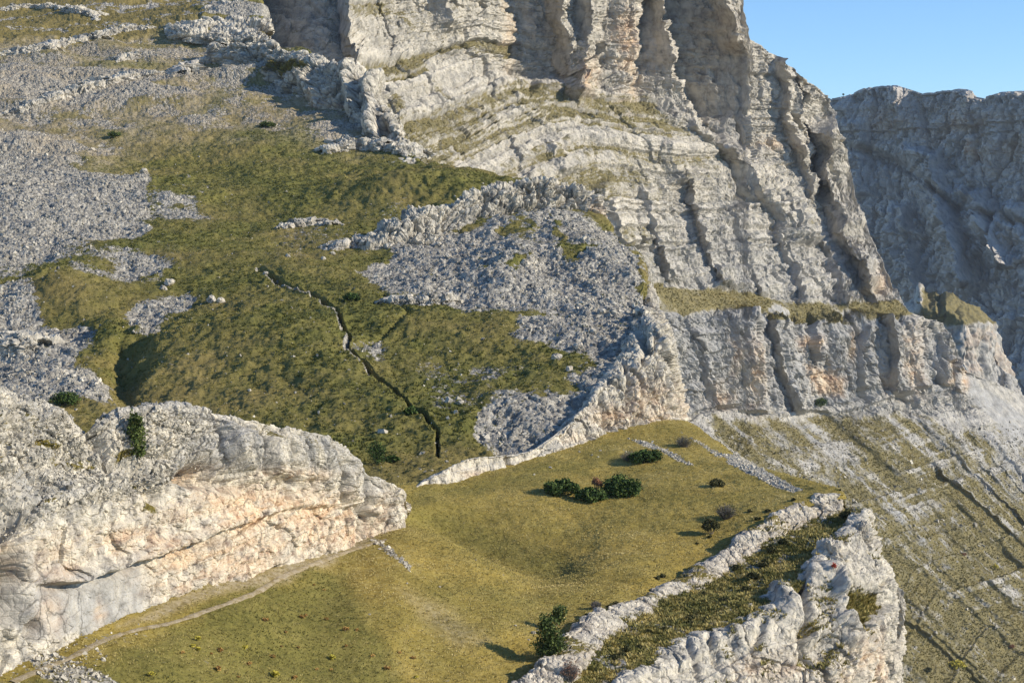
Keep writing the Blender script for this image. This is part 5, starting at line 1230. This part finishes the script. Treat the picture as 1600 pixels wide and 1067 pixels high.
for k, (x, y) in enumerate([(308, 1000), (302, 1012), (310, 1016), (235, 1056), (430, 1056), (520, 1030), (650, 1060), (384, 1014)]):
    p = g(MEADOW, x, y)
    if proto is None:
        o = proto = make_bush('yellow_plant', p, .5, .35, .5, M_YELLOW, 'small yellow autumn plant in the grass near the bottom of the meadow', 'plant', 'yellow plants in the lower meadow', n=110, leaf=.11, seed=81, stems=3)
    else: o = copy_tree(proto)
    o.location = [float(c) for c in p]; o.rotation_euler.z = rr.uniform(0, 6); sc = rr.uniform(.6, 1.4); o.scale = (sc, sc, sc)
# dark cushions on the terrace
proto = None
for k, (x, y, q) in enumerate([(1150, 890, 1.2), (1175, 905, 1.5), (1195, 885, 1.4), (1100, 930, .8), (1080, 968, 1.0), (1078, 975, .8), (1040, 985, .7), (1012, 988, .7), (980, 1018, .9), (960, 1030, .9), (972, 1026, .8), (1110, 990, 1.0), (1000, 1012, .6), (1205, 862, 1.5), (1225, 850, 1.2), (1165, 925, 1.2), (1130, 940, 1.)]):
    p = g(TERR, x, y)
    if proto is None:
        o = proto = make_bush('cushion_shrub', p, 1.0, .42, .8, M_OLIVE, 'low dark cushion shrub on the grass terrace between the two rock bands', 'shrub', 'cushion shrubs on the terrace', n=420, leaf=.11, seed=90, stems=4)
    else: o = copy_tree(proto)
    o.location = [float(c) for c in p]; o.rotation_euler.z = rr.uniform(0, 6); o.scale = (q, q, q)
proto = None
for k, (x, y, q) in enumerate([(1035, 902, .9), (1026, 905, .7), (962, 944, .7), (953, 948, .6), (918, 962, .6), (1200, 800, .9), (1185, 812, .8), (1240, 782, .8), (1172, 800, .8), (1110, 840, .7), (1090, 850, .5)]):
    p = g(MEADOW, x, y)
    o = proto if False else None
    if proto is None:
        o = proto = make_bush('cushion_shrub', p, .9, .4, .7, M_OLIVE, 'low dark cushion shrub at the meadow edge just above the white rock ledge', 'shrub', 'cushion shrubs above the rock ledge', n=380, leaf=.11, seed=91, stems=4)
    else: o = copy_tree(proto)
    o.location = [float(c) for c in p]; o.rotation_euler.z = rr.uniform(0, 6); o.scale = (q, q, q)

# ================================================================== BOULDERS, each an object
def set_boulders(sheet_, spots, label, group, mat=M_ROCK, cat='boulder', sink=.25, n=14):
    proto = []
    for k, (x, y, w) in enumerate(spots):
        p = g(sheet_, x, y); r = w * mpp(p) * .5
        if k < 3:
            o = blob('boulder', p, (1, .85, .7), mat, off=5 + k + len(spots), n=n + 8, rough=.25); proto.append(o); tag(o, label, cat, group)
        else:
            o = proto[k % len(proto)].copy(); COL.objects.link(o)
        o.location = [float(p[0]), float(p[1]), float(p[2] + r * .2)]; o.scale = (r, r, r); o.rotation_euler.z = rr.uniform(0, 6)
set_boulders(MEADOW, [(582, 845, 8), (588, 850, 9), (596, 853, 7), (603, 859, 8), (611, 864, 7), (618, 869, 5), (625, 873, 5), (632, 879, 5), (639, 884, 5), (593, 858, 6), (606, 866, 5), (641, 886, 4)],
             'pale stone in the line of stones running down from the end of the foreground cliff', 'stones in a line below the cliff end')
set_boulders(MEADOW, [(636, 912, 4), (687, 917, 4), (578, 960, 4), (743, 875, 4), (805, 978, 5), (840, 984, 5), (826, 1000, 5), (835, 989, 9), (935, 714, 4), (925, 711, 4), (1020, 690, 5), (860, 730, 5), (835, 742, 4), (905, 706, 5), (938, 705, 4)],
             'small pale stone lying loose on the dry meadow', 'loose stones on the meadow')
set_boulders(HILL, [(30, 530, 22), (12, 545, 20), (50, 545, 16), (66, 527, 18), (40, 560, 14), (85, 520, 14), (150, 312, 8), (145, 235, 8), (225, 268, 14), (90, 400, 8), (330, 470, 18), (345, 472, 14), (265, 445, 16), (255, 452, 14), (720, 630, 10), (755, 531, 6), (712, 645, 9), (390, 610, 6), (640, 232, 16), (500, 352, 14), (470, 352, 14), (455, 356, 12),
                    (700, 400, 12), (685, 385, 14), (740, 385, 10), (820, 412, 16), (750, 480, 14), (690, 470, 16), (640, 465, 12), (655, 468, 14), (560, 375, 16), (590, 385, 18), (870, 560, 16), (905, 545, 18), (890, 578, 14), (925, 520, 14), (940, 490, 14), (505, 405, 8), (520, 398, 8), (415, 428, 8), (450, 402, 8)],
             'big pale limestone boulder lying on the stony hillside', 'boulders on the hillside')

# ================================================================== PATH at the foot of the cliff
def build_path(sheet_, line, width, mat):
    a = np.array(line, float); L = np.concatenate([[0], np.cumsum(np.hypot(*np.diff(a, axis=0).T))]); t = np.linspace(0, L[-1], int(L[-1] / 3))
    c = np.array([g(sheet_, x, y) for x, y in pchip(L, a, t)])
    for _ in range(4): c[1:-1] = (c[:-2] + 2 * c[1:-1] + c[2:]) / 4
    tg = np.gradient(c, axis=0); sd = np.stack([-tg[:, 1], tg[:, 0], 0 * t], -1); sd /= np.linalg.norm(sd, axis=1)[:, None]
    wv = width * (1 + .35 * fbm(c, 2.0, 3))[:, None]
    V = np.zeros((len(t), 5, 3))
    for j, q in enumerate((-1, -.5, 0, .5, 1)):
        p = c + sd * wv * q * .5
        X, Y = pix(p)
        for i in range(len(t)):
            sp = g(sheet_, X[i], Y[i]); V[i, j] = [p[i, 0], p[i, 1], sp[2] + (.05 if abs(q) < 1 else .0)]
    for _ in range(2): V[1:-1, :, 2] = (V[:-2, :, 2] + 2 * V[1:-1, :, 2] + V[2:, :, 2]) / 4
    V[:, :, 2] += .03
    o = raw_mesh('path', V, grid_faces(len(t), 5), mat, dict(scree=np.full((len(t), 5), .25), green=np.zeros((len(t), 5)), earth=np.ones((len(t), 5))), True)
    o['kind'] = 'structure'
build_path(MEADOW, [(20, 1066), (60, 1048), (105, 1030), (160, 1002), (215, 984), (262, 975), (330, 952), (400, 926), (440, 902), (500, 878), (556, 858), (604, 843)], .45, M_MEADOW)

# ================================================================== AIR
def build_haze():
    x0, x1, y0, y1, z0, z1 = -900, 1300, -60, 2100, -520, 420
    V = [(x, y, z) for z in (z0, z1) for y in (y0, y1) for x in (x0, x1)]
    Fq = [(0, 2, 3, 1), (4, 5, 7, 6), (0, 1, 5, 4), (1, 3, 7, 5), (3, 2, 6, 7), (2, 0, 4, 6)]
    m = bpy.data.materials.new('air'); m.use_nodes = True; t = m.node_tree
    t.nodes.remove(t.nodes['Principled BSDF'])
    v = t.nodes.new('ShaderNodeVolumePrincipled'); v.inputs['Color'].default_value = (0.80, 0.88, 1.0, 1); v.inputs['Density'].default_value = HAZE; v.inputs['Anisotropy'].default_value = 0.0
    t.links.new(v.outputs[0], t.nodes['Material Output'].inputs['Volume'])
    o = raw_mesh('haze', np.array(V, float), np.array(Fq), m, None, False); o['kind'] = 'stuff'
HAZE = 0.000035
build_haze()
